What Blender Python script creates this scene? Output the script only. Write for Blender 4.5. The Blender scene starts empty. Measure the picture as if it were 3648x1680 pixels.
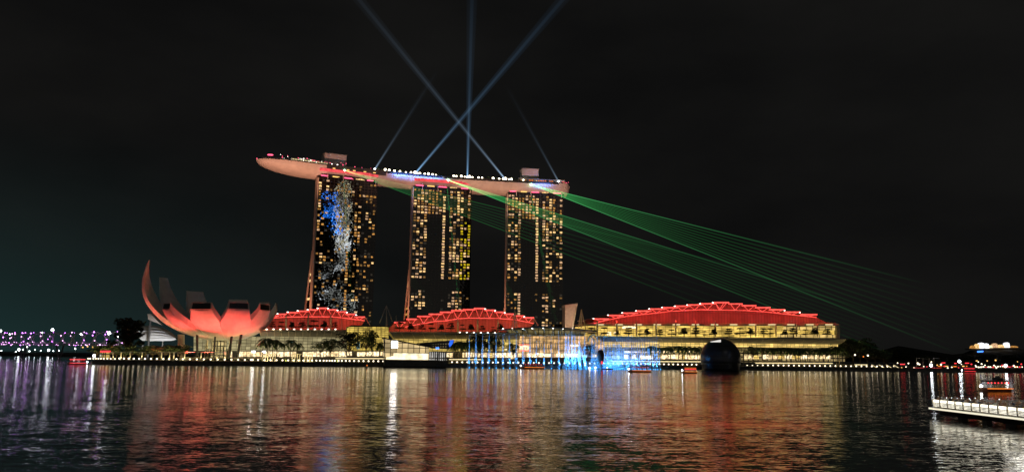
import bpy, bmesh, math, random
from mathutils import Vector, Matrix
R = math.radians
V = Vector
scene = bpy.context.scene
COL = scene.collection
PI = math.pi

# ------------------------------------------------------------------ camera
W, H, F = 3648.0, 1680.0, 2850.0
PITCH = math.atan((1262 - 840) / F)
ROLL = R(0.7)
CAM = V((0, 0, 8.7))
fwd = V((0, math.cos(PITCH), math.sin(PITCH)))
up0 = V((0, -math.sin(PITCH), math.cos(PITCH)))
rt0 = V((1, 0, 0))
rgt = rt0 * math.cos(ROLL) + up0 * math.sin(ROLL)
upv = up0 * math.cos(ROLL) - rt0 * math.sin(ROLL)
cd = bpy.data.cameras.new('camera')
cd.sensor_width = 36; cd.lens = F / W * 36
cd.clip_start = 0.5; cd.clip_end = 12000
cam = bpy.data.objects.new('camera', cd); COL.objects.link(cam)
m = Matrix.Identity(4)
for i in range(3):
    m[i][0] = rgt[i]; m[i][1] = upv[i]; m[i][2] = -fwd[i]; m[i][3] = CAM[i]
cam.matrix_world = m
scene.camera = cam

# ------------------------------------------------------------------ world: night sky, city glow behind the viewer
wd = bpy.data.worlds.new('World'); scene.world = wd; wd.use_nodes = True
nt = wd.node_tree; nt.nodes.clear()
def N(t, typ, **kw):
    n = t.nodes.new(typ)
    for k, v in kw.items():
        if isinstance(k, str) and hasattr(n, k): setattr(n, k, v)
    return n
def L(t, a, b): t.links.new(a, b)
def math_n(t, op, a, b=None, c=None, clamp=False):
    n = t.nodes.new('ShaderNodeMath'); n.operation = op; n.use_clamp = clamp
    for i, v in enumerate((a, b, c)):
        if v is None: continue
        if isinstance(v, (int, float)): n.inputs[i].default_value = v
        else: t.links.new(v, n.inputs[i])
    return n.outputs[0]
def mixc(t, fac, a, b, mode='MIX'):
    n = t.nodes.new('ShaderNodeMixRGB'); n.blend_type = mode
    for i, v in enumerate((fac, a, b)):
        if isinstance(v, (int, float)): n.inputs[i].default_value = v
        elif isinstance(v, tuple): n.inputs[i].default_value = (*v[:3], 1)
        else: t.links.new(v, n.inputs[i])
    return n.outputs[0]
def ramp(t, fac, stops):
    n = t.nodes.new('ShaderNodeValToRGB')
    e = n.color_ramp.elements
    while len(e) < len(stops): e.new(0.5)
    for el, (p, c) in zip(e, stops):
        el.position = p; el.color = (*c, 1) if isinstance(c, tuple) else (c, c, c, 1)
    t.links.new(fac, n.inputs[0]); return n.outputs[0]
SUN_EL, SUN_ROT = R(-9), R(200)
sky = N(nt, 'ShaderNodeTexSky'); sky.sky_type = 'NISHITA'; sky.sun_disc = False
sky.sun_elevation = SUN_EL; sky.sun_rotation = SUN_ROT
tc = N(nt, 'ShaderNodeTexCoord')
sx = N(nt, 'ShaderNodeSeparateXYZ'); L(nt, tc.outputs['Generated'], sx.inputs[0])
mp = N(nt, 'ShaderNodeMapping'); mp.inputs['Scale'].default_value = (2.0, 2.0, 5.0); L(nt, tc.outputs['Generated'], mp.inputs[0])
nz = N(nt, 'ShaderNodeTexNoise'); nz.inputs['Scale'].default_value = 1.6; nz.inputs['Detail'].default_value = 4; L(nt, mp.outputs[0], nz.inputs['Vector'])
cloud = ramp(nt, nz.outputs[0], [(0.35, (0.0042, 0.0042, 0.0042)), (0.75, (0.0082, 0.008, 0.0075))])
xn = math_n(nt, 'MULTIPLY', sx.outputs[0], -1.0)
side = math_n(nt, 'MULTIPLY', math_n(nt, 'SUBTRACT', xn, 0.05), 1.9, clamp=True)
low = math_n(nt, 'SUBTRACT', 1.0, math_n(nt, 'MULTIPLY', sx.outputs[2], 3.6), clamp=True)
teal = math_n(nt, 'MULTIPLY', math_n(nt, 'POWER', side, 1.6), math_n(nt, 'POWER', low, 2.0))
c1 = mixc(nt, teal, cloud, (0.011, 0.030, 0.030))
back = math_n(nt, 'MULTIPLY', math_n(nt, 'ADD', math_n(nt, 'MULTIPLY', sx.outputs[1], -1.0), -0.25), 1.6, clamp=True)
bl = math_n(nt, 'MULTIPLY', back, math_n(nt, 'SUBTRACT', 1.0, math_n(nt, 'MULTIPLY', math_n(nt, 'ABSOLUTE', sx.outputs[2]), 1.6), clamp=True))
c2 = mixc(nt, bl, c1, (0.11, 0.10, 0.088))
c3 = mixc(nt, 0.02, c2, sky.outputs[0], 'ADD')
bg = N(nt, 'ShaderNodeBackground'); L(nt, c3, bg.inputs[0]); bg.inputs[1].default_value = 1.0
wo = N(nt, 'ShaderNodeOutputWorld'); L(nt, bg.outputs[0], wo.inputs[0])

# ------------------------------------------------------------------ faint moonlight
sd = bpy.data.lights.new('sun', 'SUN'); sd.energy = 0.02; sd.angle = R(0.5); sd.color = (1, 0.95, 0.88)
sun = bpy.data.objects.new('sun', sd); COL.objects.link(sun); sun.rotation_euler = (R(55), 0, R(20)); sun.location = (0, -50, 300)

vs = scene.view_settings
vs.view_transform = 'Standard'; vs.look = 'None'; vs.gamma = 1; vs.exposure = 0; vs.use_curve_mapping = False
scene.cycles.use_denoising = True
scene.cycles.max_bounces = 6; scene.cycles.diffuse_bounces = 2; scene.cycles.glossy_bounces = 3
scene.cycles.transmission_bounces = 4; scene.cycles.transparent_max_bounces = 96; scene.cycles.volume_bounces = 0
scene.cycles.sample_clamp_indirect = 6.0
scene.cycles.caustics_reflective = False; scene.cycles.caustics_refractive = False
scene.cycles.use_light_tree = True

# ------------------------------------------------------------------ geometry helpers
def ray(px, py): return rgt * (px - W / 2) + upv * (H / 2 - py) + fwd * F
def PY(px, py, y):                       # pixel ray meets the upright plane at depth y
    d = ray(px, py); return CAM + d * (y / d.y)
def PZ(px, py, z):                       # pixel ray meets a level plane
    d = ray(px, py); return CAM + d * ((z - CAM.z) / d.z)
TH = math.atan(0.2)
SE = V((math.cos(TH), math.sin(TH), 0))   # along the shore
SN = V((-math.sin(TH), math.cos(TH), 0))  # inland
SO = V((0, 535, 0))
def PN(px, py, n):                       # pixel ray meets the plane n metres inland of the quay
    d = ray(px, py); o = SO + SN * n - CAM
    return CAM + d * (o.dot(SN) / d.dot(SN))
def SX(px, n, z):                        # shore position s under column px at height z
    a = rgt * F - fwd * (px - W / 2)
    b = SO + SN * n + V((0, 0, z)) - CAM
    return -a.dot(b) / a.dot(SE)
def SP(s, n, z): return SO + SE * s + SN * n + V((0, 0, z))
def PP(px, n, z): return SP(SX(px, n, z), n, z)
def mpp(px, n):                          # metres per photo pixel there
    return PN(px, 1262, n).y / F

class MB:
    def __init__(s, smooth=False): s.v = []; s.f = []; s.smooth = smooth
    def add(s, vs, fs):
        k = len(s.v); s.v += [tuple(v) for v in vs]; s.f += [[k + i for i in f] for f in fs]
    def box(s, c, x, y, z):              # centre, half axes
        c, x, y, z = V(c), V(x), V(y), V(z)
        vs = [c + x * a + y * b + z * d for a in (-1, 1) for b in (-1, 1) for d in (-1, 1)]
        s.add(vs, [(0, 1, 3, 2), (4, 6, 7, 5), (0, 4, 5, 1), (2, 3, 7, 6), (0, 2, 6, 4), (1, 5, 7, 3)])
    def prism(s, pts, ext):
        n = len(pts); pts = [V(p) for p in pts]; ext = V(ext)
        s.add(pts + [p + ext for p in pts], [list(range(n)), list(range(2 * n - 1, n - 1, -1))] + [[i, i + n, (i + 1) % n + n, (i + 1) % n] for i in range(n)])
    def quad(s, a, b, c, d): s.add([a, b, c, d], [(0, 1, 2, 3)])
    def tube(s, pts, r, k=6, cap=True):
        pts = [V(p) for p in pts]; rr = r if isinstance(r, (list, tuple)) else [r] * len(pts)
        rings = []
        for i, p in enumerate(pts):
            d = (pts[min(i + 1, len(pts) - 1)] - pts[max(i - 1, 0)]).normalized()
            a = d.cross(V((0, 0, 1)) if abs(d.z) < .9 else V((1, 0, 0))).normalized(); b = d.cross(a)
            rings.append([p + (a * math.cos(2 * PI * j / k) + b * math.sin(2 * PI * j / k)) * rr[i] for j in range(k)])
        vs = [v for r_ in rings for v in r_]; fs = []
        for i in range(len(pts) - 1):
            for j in range(k):
                fs.append((i * k + j, i * k + (j + 1) % k, (i + 1) * k + (j + 1) % k, (i + 1) * k + j))
        if cap: fs += [list(range(k - 1, -1, -1)), [(len(pts) - 1) * k + j for j in range(k)]]
        s.add(vs, fs)
    def ball(s, c, r, seg=8, ring=6, sc=(1, 1, 1)):
        c = V(c); vs = [c + V((0, 0, -r * sc[2]))]
        for i in range(1, ring):
            t = -PI / 2 + PI * i / ring
            for j in range(seg):
                a = 2 * PI * j / seg
                vs.append(c + V((math.cos(t) * math.cos(a) * r * sc[0], math.cos(t) * math.sin(a) * r * sc[1], math.sin(t) * r * sc[2])))
        vs.append(c + V((0, 0, r * sc[2]))); fs = []
        for j in range(seg):
            fs.append((0, 1 + (j + 1) % seg, 1 + j))
            fs.append((len(vs) - 1, 1 + (ring - 2) * seg + j, 1 + (ring - 2) * seg + (j + 1) % seg))
            for i in range(ring - 2):
                fs.append((1 + i * seg + j, 1 + i * seg + (j + 1) % seg, 1 + (i + 1) * seg + (j + 1) % seg, 1 + (i + 1) * seg + j))
        s.add(vs, fs)
    def lathe(s, c, prof, k=16):
        c = V(c); vs = []; fs = []
        for (r, z) in prof:
            for j in range(k):
                a = 2 * PI * j / k; vs.append(c + V((r * math.cos(a), r * math.sin(a), z)))
        for i in range(len(prof) - 1):
            for j in range(k):
                fs.append((i * k + j, i * k + (j + 1) % k, (i + 1) * k + (j + 1) % k, (i + 1) * k + j))
        fs += [list(range(k - 1, -1, -1)), [(len(prof) - 1) * k + j for j in range(k)]]
        s.add(vs, fs)
    def grid(s, rows):                   # list of equal-length point rows
        w = len(rows[0]); vs = [p for r_ in rows for p in r_]
        s.add(vs, [(i * w + j, i * w + j + 1, (i + 1) * w + j + 1, (i + 1) * w + j) for i in range(len(rows) - 1) for j in range(w - 1)])
    def mesh(s, name, mat, org=None, ax=None):
        org = V(org) if org is not None else V((0, 0, 0))
        me = bpy.data.meshes.new(name)
        me.from_pydata([V(v) - org for v in s.v], [], s.f)
        me.validate(); me.materials.append(mat)
        ax = ax or SE
        uv = me.uv_layers.new(name='metres')
        co = [V(v) for v in s.v]
        vals = [(p.dot(ax), p.z) for p in co]
        for lp in me.loops: uv.data[lp.index].uv = vals[lp.vertex_index]
        if s.smooth:
            for p in me.polygons: p.use_smooth = True
        me.update(); return me

ORG = {}
def link(name, me):
    o = bpy.data.objects.new(name, me); COL.objects.link(o); return o
def tag(o, label=None, cat=None, group=None, kind=None):
    if label: o['label'] = label
    if cat: o['category'] = cat
    if group: o['group'] = group
    if kind: o['kind'] = kind
    return o
def thing(name, label, cat, loc, group=None, kind=None):
    o = bpy.data.objects.new(name, None); COL.objects.link(o); o.location = loc; o.empty_display_size = .5
    ORG[o.name] = V(loc); return tag(o, label, cat, group, kind)
def part(mb, name, mat, parent, label=None, kind=None, ax=None):
    org = ORG[parent.name]
    o = link(name, mb.mesh(name, mat, org, ax)); o.parent = parent; ORG[o.name] = org
    if label: o['label'] = label
    if kind: o['kind'] = kind
    return o
def solo(mb, name, mat, label, cat, loc=None, group=None, kind=None, ax=None):
    loc = V(loc) if loc is not None else V((0, 0, 0))
    o = link(name, mb.mesh(name, mat, loc, ax)); o.location = loc; ORG[o.name] = loc
    return tag(o, label, cat, group, kind)
def copy_tree(o, loc=None, parent=None):
    c = o.copy(); COL.objects.link(c); ORG[c.name] = V((0, 0, 0))
    if loc is not None: c.location = loc
    if parent is not None: c.parent = parent
    for ch in list(o.children): copy_tree(ch, None, c)
    return c
ORDS = 'first second third fourth fifth sixth seventh eighth ninth tenth eleventh twelfth thirteenth fourteenth fifteenth sixteenth seventeenth eighteenth nineteenth twentieth'.split()
TENS = ['', '', 'twenty', 'thirty', 'forty', 'fifty', 'sixty', 'seventy', 'eighty', 'ninety']
def nth(i):                              # 1 -> first
    if i <= 20: return ORDS[i - 1]
    if i % 10 == 0: return TENS[i // 10][:-1] + 'ieth'
    return TENS[i // 10] + '-' + ORDS[i % 10 - 1]
def light(name, typ, loc, energy, color, aim=None, size=None, size_y=None, angle=None, blend=.5, radius=.5):
    d = bpy.data.lights.new(name, typ); d.energy = energy; d.color = color
    if typ == 'AREA':
        d.shape = 'RECTANGLE' if size_y else 'SQUARE'; d.size = size
        if size_y: d.size_y = size_y
    else: d.shadow_soft_size = radius
    if typ == 'SPOT': d.spot_size = angle; d.spot_blend = blend
    o = bpy.data.objects.new(name, d); COL.objects.link(o); o.location = loc
    if aim is not None:
        z = (V(loc) - V(aim)).normalized()
        x = SE - z * SE.dot(z); x.normalize(); y = z.cross(x)
        mm = Matrix.Identity(4)
        for i in range(3): mm[i][0] = x[i]; mm[i][1] = y[i]; mm[i][2] = z[i]; mm[i][3] = V(loc)[i]
        o.matrix_world = mm
    return o

# ------------------------------------------------------------------ materials
def newmat(name):
    mt = bpy.data.materials.new(name); mt.use_nodes = True; t = mt.node_tree; t.nodes.clear()
    return mt, t, N(t, 'ShaderNodeOutputMaterial')
def paint(name, col, rough=.6, var=.25, scale=.6, metal=0.0, spec=.4):
    mt, t, out = newmat(name)
    b = N(t, 'ShaderNodeBsdfPrincipled'); b.inputs['Roughness'].default_value = rough; b.inputs['Metallic'].default_value = metal
    b.inputs['Specular IOR Level'].default_value = spec
    tcn = N(t, 'ShaderNodeTexCoord'); n = N(t, 'ShaderNodeTexNoise'); n.inputs['Scale'].default_value = scale; n.inputs['Detail'].default_value = 4
    L(t, tcn.outputs['Object'], n.inputs['Vector'])
    a = tuple(min(1, c * (1 + var)) for c in col); d = tuple(c * (1 - var) for c in col)
    L(t, ramp(t, n.outputs[0], [(.3, d), (.7, a)]), b.inputs['Base Color'])
    L(t, b.outputs[0], out.inputs[0]); return mt
def glow(name, col, st, sampled=True, var=0.0, scale=1.0):
    mt, t, out = newmat(name)
    e = N(t, 'ShaderNodeEmission'); e.inputs[0].default_value = (*col, 1); e.inputs[1].default_value = st
    if var:
        tcn = N(t, 'ShaderNodeTexCoord'); n = N(t, 'ShaderNodeTexNoise'); n.inputs['Scale'].default_value = scale; n.inputs['Detail'].default_value = 3
        L(t, tcn.outputs['Object'], n.inputs['Vector'])
        L(t, math_n(t, 'MULTIPLY', ramp(t, n.outputs[0], [(.35, 1 - var), (.68, 1 + var)]), st), e.inputs[1])
    L(t, e.outputs[0], out.inputs[0])
    mt.cycles.emission_sampling = 'AUTO' if sampled else 'NONE'
    return mt
def lit_glass(name, col, st, bw, bh, mortar=.12, frame=(.02, .018, .012), var=.55, scale=.12, col2=None, gap=0.0, shift=.5, sampled=True):
    """glazed wall with lit rooms behind: panes of uneven brightness between dark mullions (UVs are metres)"""
    mt, t, out = newmat(name)
    uv = N(t, 'ShaderNodeUVMap'); uv.uv_map = 'metres'
    br = N(t, 'ShaderNodeTexBrick'); br.offset = 0.0; br.squash = 1
    br.inputs['Scale'].default_value = 1; br.inputs['Mortar Size'].default_value = mortar; br.inputs['Mortar Smooth'].default_value = .1
    br.inputs['Brick Width'].default_value = bw; br.inputs['Row Height'].default_value = bh
    br.inputs['Color1'].default_value = (1, 1, 1, 1); br.inputs['Color2'].default_value = (.45, .45, .45, 1); br.inputs['Mortar'].default_value = (0, 0, 0, 1)
    L(t, uv.outputs[0], br.inputs['Vector'])
    mpn = N(t, 'ShaderNodeMapping'); mpn.inputs['Scale'].default_value = (1, 2.2, 1); L(t, uv.outputs[0], mpn.inputs[0])
    n = N(t, 'ShaderNodeTexNoise'); n.inputs['Scale'].default_value = scale; n.inputs['Detail'].default_value = 6; n.inputs['Roughness'].default_value = .65
    L(t, mpn.outputs[0], n.inputs['Vector'])
    vv = ramp(t, n.outputs[0], [(.3, max(0, 1 - var)), (.7, 1 + var)])
    e = N(t, 'ShaderNodeEmission')
    cc = mixc(t, n.outputs[0], col, col2 or tuple(c * .8 for c in col))
    L(t, cc, e.inputs[0])
    L(t, math_n(t, 'MULTIPLY', math_n(t, 'MULTIPLY', br.outputs[0], vv), st), e.inputs[1])
    g = N(t, 'ShaderNodeBsdfPrincipled'); g.inputs['Base Color'].default_value = (*frame, 1); g.inputs['Roughness'].default_value = .15
    a = N(t, 'ShaderNodeAddShader'); L(t, e.outputs[0], a.inputs[0]); L(t, g.outputs[0], a.inputs[1])
    L(t, a.outputs[0], out.inputs[0]); mt.cycles.emission_sampling = 'AUTO' if sampled else 'NONE'
    return mt
def beam_mat(name, col, st, k, fade=1.0):
    """air lit by a spreading light beam: emission thins along local Z (length normalised in the mesh)"""
    mt, t, out = newmat(name)
    uv = N(t, 'ShaderNodeTexCoord'); s = N(t, 'ShaderNodeSeparateXYZ'); L(t, uv.outputs['Object'], s.inputs[0])
    q = math_n(t, 'ADD', 1.0, math_n(t, 'MULTIPLY', s.outputs[2], k))
    w = math_n(t, 'DIVIDE', st, math_n(t, 'MULTIPLY', q, q))
    if fade: w = math_n(t, 'MULTIPLY', w, math_n(t, 'POWER', math_n(t, 'SUBTRACT', 1.0, s.outputs[2], clamp=True), fade))
    e = N(t, 'ShaderNodeEmission'); e.inputs[0].default_value = (*col, 1); L(t, w, e.inputs[1])
    L(t, e.outputs[0], out.inputs['Volume']); return mt

M = {}
M['concrete'] = paint('concrete', (.28, .27, .25), .8)
M['dark_concrete'] = paint('dark_concrete', (.07, .068, .062), .85)
M['quay'] = paint('quay_stone', (.09, .088, .08), .8)
M['eave'] = paint('eave_metal', (.32, .30, .25), .55, .12)
M['pale_wall'] = paint('pale_wall', (.62, .50, .42), .7, .1)
M['hull'] = paint('hull_panels', (.62, .55, .50), .55, .10, .15)
M['black'] = paint('black_paint', (.008, .008, .009), .35, .2)
M['dark_metal'] = paint('dark_metal', (.03, .03, .032), .4, .2)
M['steel'] = paint('pale_steel', (.6, .58, .54), .45, .1)
M['cream'] = paint('cream_steel', (.75, .66, .48), .5, .1)
M['white'] = paint('white_paint', (.8, .8, .77), .5, .05)
M['petal'] = paint('petal_panels', (.68, .66, .63), .45, .09, .35)
M['red_wall'] = paint('red_roof_sheet', (.55, .30, .27), .7, .16, .15)
t = M['red_wall'].node_tree; uv_ = N(t, 'ShaderNodeUVMap'); uv_.uv_map = 'metres'; br_ = N(t, 'ShaderNodeTexBrick'); br_.offset = 0
for k_, v_ in (('Scale', 1), ('Brick Width', 2.6), ('Row Height', 9.0), ('Mortar Size', .22), ('Mortar Smooth', .4)): br_.inputs[k_].default_value = v_
br_.inputs['Color1'].default_value = (1, 1, 1, 1); br_.inputs['Color2'].default_value = (.8, .8, .8, 1); br_.inputs['Mortar'].default_value = (.5, .5, .5, 1); L(t, uv_.outputs[0], br_.inputs['Vector'])
pb_ = [n_ for n_ in t.nodes if n_.type == 'BSDF_PRINCIPLED'][0]; src_ = pb_.inputs['Base Color'].links[0].from_socket; L(t, mixc(t, 1.0, src_, br_.outputs[0], 'MULTIPLY'), pb_.inputs['Base Color'])
M['leaf'] = paint('leaf', (.05, .075, .028), .6, .5, 2.0)
M['leaf_dark'] = paint('leaf_dark', (.018, .026, .012), .7, .5, 2.0)
M['leaf_palm'] = paint('leaf_palm', (.07, .105, .03), .55, .4, 2.0)
M['bark'] = paint('bark', (.12, .09, .06), .9, .3, 2.0)
M['hedge'] = paint('hedge', (.05, .07, .025), .8, .5, 1.2)
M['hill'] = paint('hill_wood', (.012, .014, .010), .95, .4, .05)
M['wood'] = paint('boat_wood', (.12, .05, .03), .6, .3)
M['skin'] = paint('skin', (.42, .26, .18), .6, .1)
M['hair'] = paint('hair', (.012, .010, .009), .6, .1)
for i, c in enumerate([(.5, .48, .45), (.05, .06, .09), (.25, .15, .09), (.02, .02, .022), (.35, .34, .36), (.3, .2, .08)]):
    M['cloth%d' % i] = paint('cloth_%s' % ['white', 'navy', 'brown', 'black', 'grey', 'tan'][i], c, .9, .2, 6)
WHITE = (1, .93, .82)
M['lamp_white'] = glow('lamp_white', (1, .84, .58), 3.2)
M['lamp_small'] = glow('lamp_small', WHITE, 5, False)
M['lamp_cool'] = glow('lamp_cool', (.9, .96, 1), 18)
M['lamp_deck'] = glow('lamp_deck', (1, .84, .60), 9)
M['lamp_purple'] = glow('lamp_purple', (.62, .16, 1), 16)
M['lamp_pink'] = glow('lamp_pink', (1, .5, 1), 5, False)
M['lamp_red'] = glow('lamp_red', (1, .05, .06), 1.8, False)
M['lamp_pinkred'] = glow('lamp_pinkred', (1, .10, .20), 2.6, False)
M['lamp_orange'] = glow('lamp_orange', (1, .24, .03), 1.25, False)
M['lamp_amber'] = glow('lamp_amber', (1, .55, .16), 1.6, False)
M['lamp_blue'] = glow('lamp_blue', (.05, .2, 1), 3.0, False)
M['lamp_green'] = glow('lamp_green', (.5, 1, .6), 14, False)
M['led_and_lit_red'] = glow('led_and_lit_red', (1, .09, .07), 1.7, True, .25, .4)
M['led_soffit'] = glow('led_soffit', (1, .10, .11), .95, True, .3, .3)
M['shop'] = glow('shop_white', (1, .77, .44), 1.6, True, .75, .8)
M['shop_warm'] = glow('shop_warm', (1, .72, .36), 1.1, True, .6, .6)
M['strip_warm'] = glow('strip_warm', (1, .80, .42), 1.1, True)
WIN = [glow('window_glow_%s' % n, c, s, False, v, .9) for n, c, s, v in (
    ('bright', (1, .62, .25), 1.15, .7), ('amber', (1, .46, .11), .55, .7), ('pale', (1, .60, .32), .72, .7), ('dim', (1, .52, .16), .20, .7), ('faint', (.8, .66, .5), .045, .5), ('yellow', (1, .74, .02), .6, .7))]  # yellow is for mirrored city light painted as a pane glow

# ------------------------------------------------------------------ water
def water_mat():
    """black water whose surface slopes come from layered wind ripples, calmer in long bands"""
    mt, t, out = newmat('bay_water')
    b = N(t, 'ShaderNodeBsdfPrincipled'); b.inputs['Base Color'].default_value = (.003, .004, .005, 1)
    b.inputs['IOR'].default_value = 1.5; b.inputs['Roughness'].default_value = .10
    tcn = N(t, 'ShaderNodeTexCoord')
    def nzt(sc, det, rot=0, dist=0.0):
        mm = N(t, 'ShaderNodeMapping'); mm.inputs['Scale'].default_value = sc; mm.inputs['Rotation'].default_value = (0, 0, rot)
        L(t, tcn.outputs['Object'], mm.inputs[0])
        n = N(t, 'ShaderNodeTexNoise'); n.inputs['Scale'].default_value = 1.0; n.inputs['Detail'].default_value = det; n.inputs['Distortion'].default_value = dist
        L(t, mm.outputs[0], n.inputs['Vector']); return n.outputs[0]
    def slope(n, amp): return math_n(t, 'MULTIPLY', math_n(t, 'SUBTRACT', n, .5), amp)
    band = ramp(t, nzt((.0032, .020, 1), 3, R(4)), [(.40, .30), (.52, 1.0)])
    sy = math_n(t, 'ADD', math_n(t, 'ADD', slope(nzt((.45, 1.25, 1), 2, R(9), .6), .36), slope(nzt((1.7, 4.4, 1), 2, R(-14), .4), .34)), slope(nzt((.09, .22, 1), 1, R(4)), .14))
    sx_ = math_n(t, 'ADD', slope(nzt((.55, .8, 1.7), 2, R(20), .3), .18), slope(nzt((1.9, 2.6, 1.3), 1, R(-30)), .12))
    cb = N(t, 'ShaderNodeCombineXYZ'); L(t, math_n(t, 'MULTIPLY', sx_, band), cb.inputs[0]); L(t, math_n(t, 'MULTIPLY', math_n(t, 'MULTIPLY', sy, band), .66), cb.inputs[1]); cb.inputs[2].default_value = 1
    nm = N(t, 'ShaderNodeVectorMath'); nm.operation = 'NORMALIZE'; L(t, cb.outputs[0], nm.inputs[0]); L(t, nm.outputs[0], b.inputs['Normal'])
    g = N(t, 'ShaderNodeBsdfGlossy'); g.inputs['Color'].default_value = (.95, .95, .95, 1); g.inputs['Roughness'].default_value = .10; L(t, nm.outputs[0], g.inputs['Normal'])
    mx = N(t, 'ShaderNodeMixShader'); mx.inputs[0].default_value = .65; L(t, b.outputs[0], mx.inputs[1]); L(t, g.outputs[0], mx.inputs[2])
    L(t, mx.outputs[0], out.inputs[0]); return mt
mb = MB(); mb.quad((-2500, -150, 0), (2500, -150, 0), (2500, 5000, 0), (-2500, 5000, 0))
solo(mb, 'water', water_mat(), 'dark rippled bay water mirroring the coloured lights', 'water', kind='structure')

# ------------------------------------------------------------------ land and quay
QZ = 2.4
sL = SX(330, 0, QZ); sR = SX(3900, 0, QZ)
mb = MB()
pl = [SP(sL, 0, 0), SP(sR, 0, 0), SP(sR + 300, 1200, 0), SP(sL + 160, 1200, 0), SP(sL + 40, 160, 0), SP(sL + 2, 40, 0)]
mb.prism(pl, (0, 0, QZ))
solo(mb, 'ground', M['quay'], 'dark stone paved promenade ground behind the quay', 'ground', kind='structure')
mb = MB()
for k in range(60):
    s0 = sL + (sR - sL) * k / 60; s1 = sL + (sR - sL) * (k + 1) / 60 - .15
    mb.prism([SP(s0, -.35, QZ - .45), SP(s1, -.35, QZ - .45), SP(s1, -.35, QZ + .12), SP(s0, -.35, QZ + .12)], SN * 1.0)
solo(mb, 'quay_edge', M['dark_concrete'], 'dark coping edge running along the whole quay', 'quay', kind='structure')
TZ = 4.6
mb = MB(); s0, s1 = SX(640, 24, TZ), SX(3060, 24, TZ)
mb.prism([SP(s0, 24, QZ), SP(s1, 24, QZ), SP(s1, 24, TZ), SP(s0, 24, TZ)], SN * 260)
solo(mb, 'upper_promenade', M['dark_concrete'], 'raised promenade terrace carrying the mall', 'terrace', kind='structure')

def pxbox(px0, y0, px1, y1, n, depth, mbx=None):
    """upright box whose front face fills the pixel rectangle on the plane n"""
    mbx = mbx or MB()
    mbx.prism([PN(px0, y1, n), PN(px1, y1, n), PN(px1, y0, n), PN(px0, y0, n)], SN * depth); return mbx
def pxpoly(pts, n, depth, mbx=None):
    mbx = mbx or MB(); mbx.prism([PN(x, y, n) for x, y in pts], SN * depth); return mbx
def base_pt(px, n, z=QZ): return PP(px, n, z)

# ================================================================== HOTEL: three towers under a boat-shaped roof deck
EDGE = [(915, 768), (1000, 782), (1122, 802), (1230, 817), (1340, 830), (1465, 845), (1575, 856), (1680, 864), (1805, 872), (1900, 877), (2010, 882), (2037, 883)]
DZ = 200.0
def edge_pt(px, z=DZ):
    for (a, ya), (b, yb) in zip(EDGE, EDGE[1:]):
        if px <= b or b == 2037:
            y = ya + (yb - ya) * (px - a) / (b - a); break
    A_ = rgt * F - fwd * (px - W / 2)      # x so that the column px is met at depth y, height z
    x = -(A_.dot(V((0, y, z)) - CAM)) / A_.x
    return V((x, y, z))
def glass_mat(name, tint, rough=.02, wob=.5):
    mt, t, out = newmat(name)
    b = N(t, 'ShaderNodeBsdfPrincipled'); b.inputs['IOR'].default_value = 1.7; b.inputs['Roughness'].default_value = rough
    uv = N(t, 'ShaderNodeUVMap'); uv.uv_map = 'metres'
    br = N(t, 'ShaderNodeTexBrick'); br.offset = 0; br.inputs['Scale'].default_value = 1
    br.inputs['Brick Width'].default_value = 4.0; br.inputs['Row Height'].default_value = 3.05; br.inputs['Mortar Size'].default_value = .3
    br.inputs['Color1'].default_value = (*tint, 1); br.inputs['Color2'].default_value = (*[c * .4 for c in tint], 1); br.inputs['Mortar'].default_value = (*[c * 2.2 for c in tint], 1)
    L(t, uv.outputs[0], br.inputs['Vector']); L(t, br.outputs[0], b.inputs['Base Color'])
    n = N(t, 'ShaderNodeTexNoise'); n.inputs['Scale'].default_value = .3; n.inputs['Detail'].default_value = 0; n.inputs['Distortion'].default_value = .6
    L(t, uv.outputs[0], n.inputs['Vector'])
    bm = N(t, 'ShaderNodeBump'); bm.inputs['Strength'].default_value = 1; bm.inputs['Distance'].default_value = wob * .03
    L(t, n.outputs[0], bm.inputs['Height']); L(t, bm.outputs[0], b.inputs['Normal'])
    L(t, b.outputs[0], out.inputs[0]); return mt
M['tower_glass'] = glass_mat('tower_glass', (.02, .018, .016))
TOWERS = {}
T1PX = [(165, 100), (225, 100), (165, 127), (225, 127), (165, 155), (225, 155), (205, 212), (155, 230), (155, 250), (155, 275), (155, 297), (200, 322), (155, 345), (195, 365), (150, 385), (150, 405), (190, 408), (150, 425), (150, 448), (188, 472), (183, 537), (145, 622), (178, 625), (180, 648), (178, 688), (170, 797), (135, 860), (160, 995), (565, 135), (388, 172), (417, 177), (445, 207), (472, 207), (503, 207), (532, 210), (560, 215), (500, 240), (440, 255), (468, 280), (380, 270), (495, 322), (553, 328), (433, 340), (495, 345), (433, 362), (495, 366), (520, 370), (433, 384), (460, 384), (520, 388), (550, 412), (372, 420), (430, 425), (458, 428), (517, 432), (548, 432), (370, 443), (430, 445), (430, 468), (458, 468), (545, 475), (372, 485), (428, 490), (456, 490), (422, 532), (453, 532), (420, 595), (418, 637), (505, 645), (418, 660), (443, 685), (503, 685), (535, 687), (443, 705), (505, 705), (442, 745), (500, 747), (410, 787), (492, 793), (465, 876), (490, 876), (408, 895), (432, 938), (405, 960), (432, 960), (487, 1025), (430, 1045)] + [(373 - (y - 610) * .043, y) for y in range(610, 1035, 21) if not 815 < y < 865]
random.seed(11)
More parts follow.
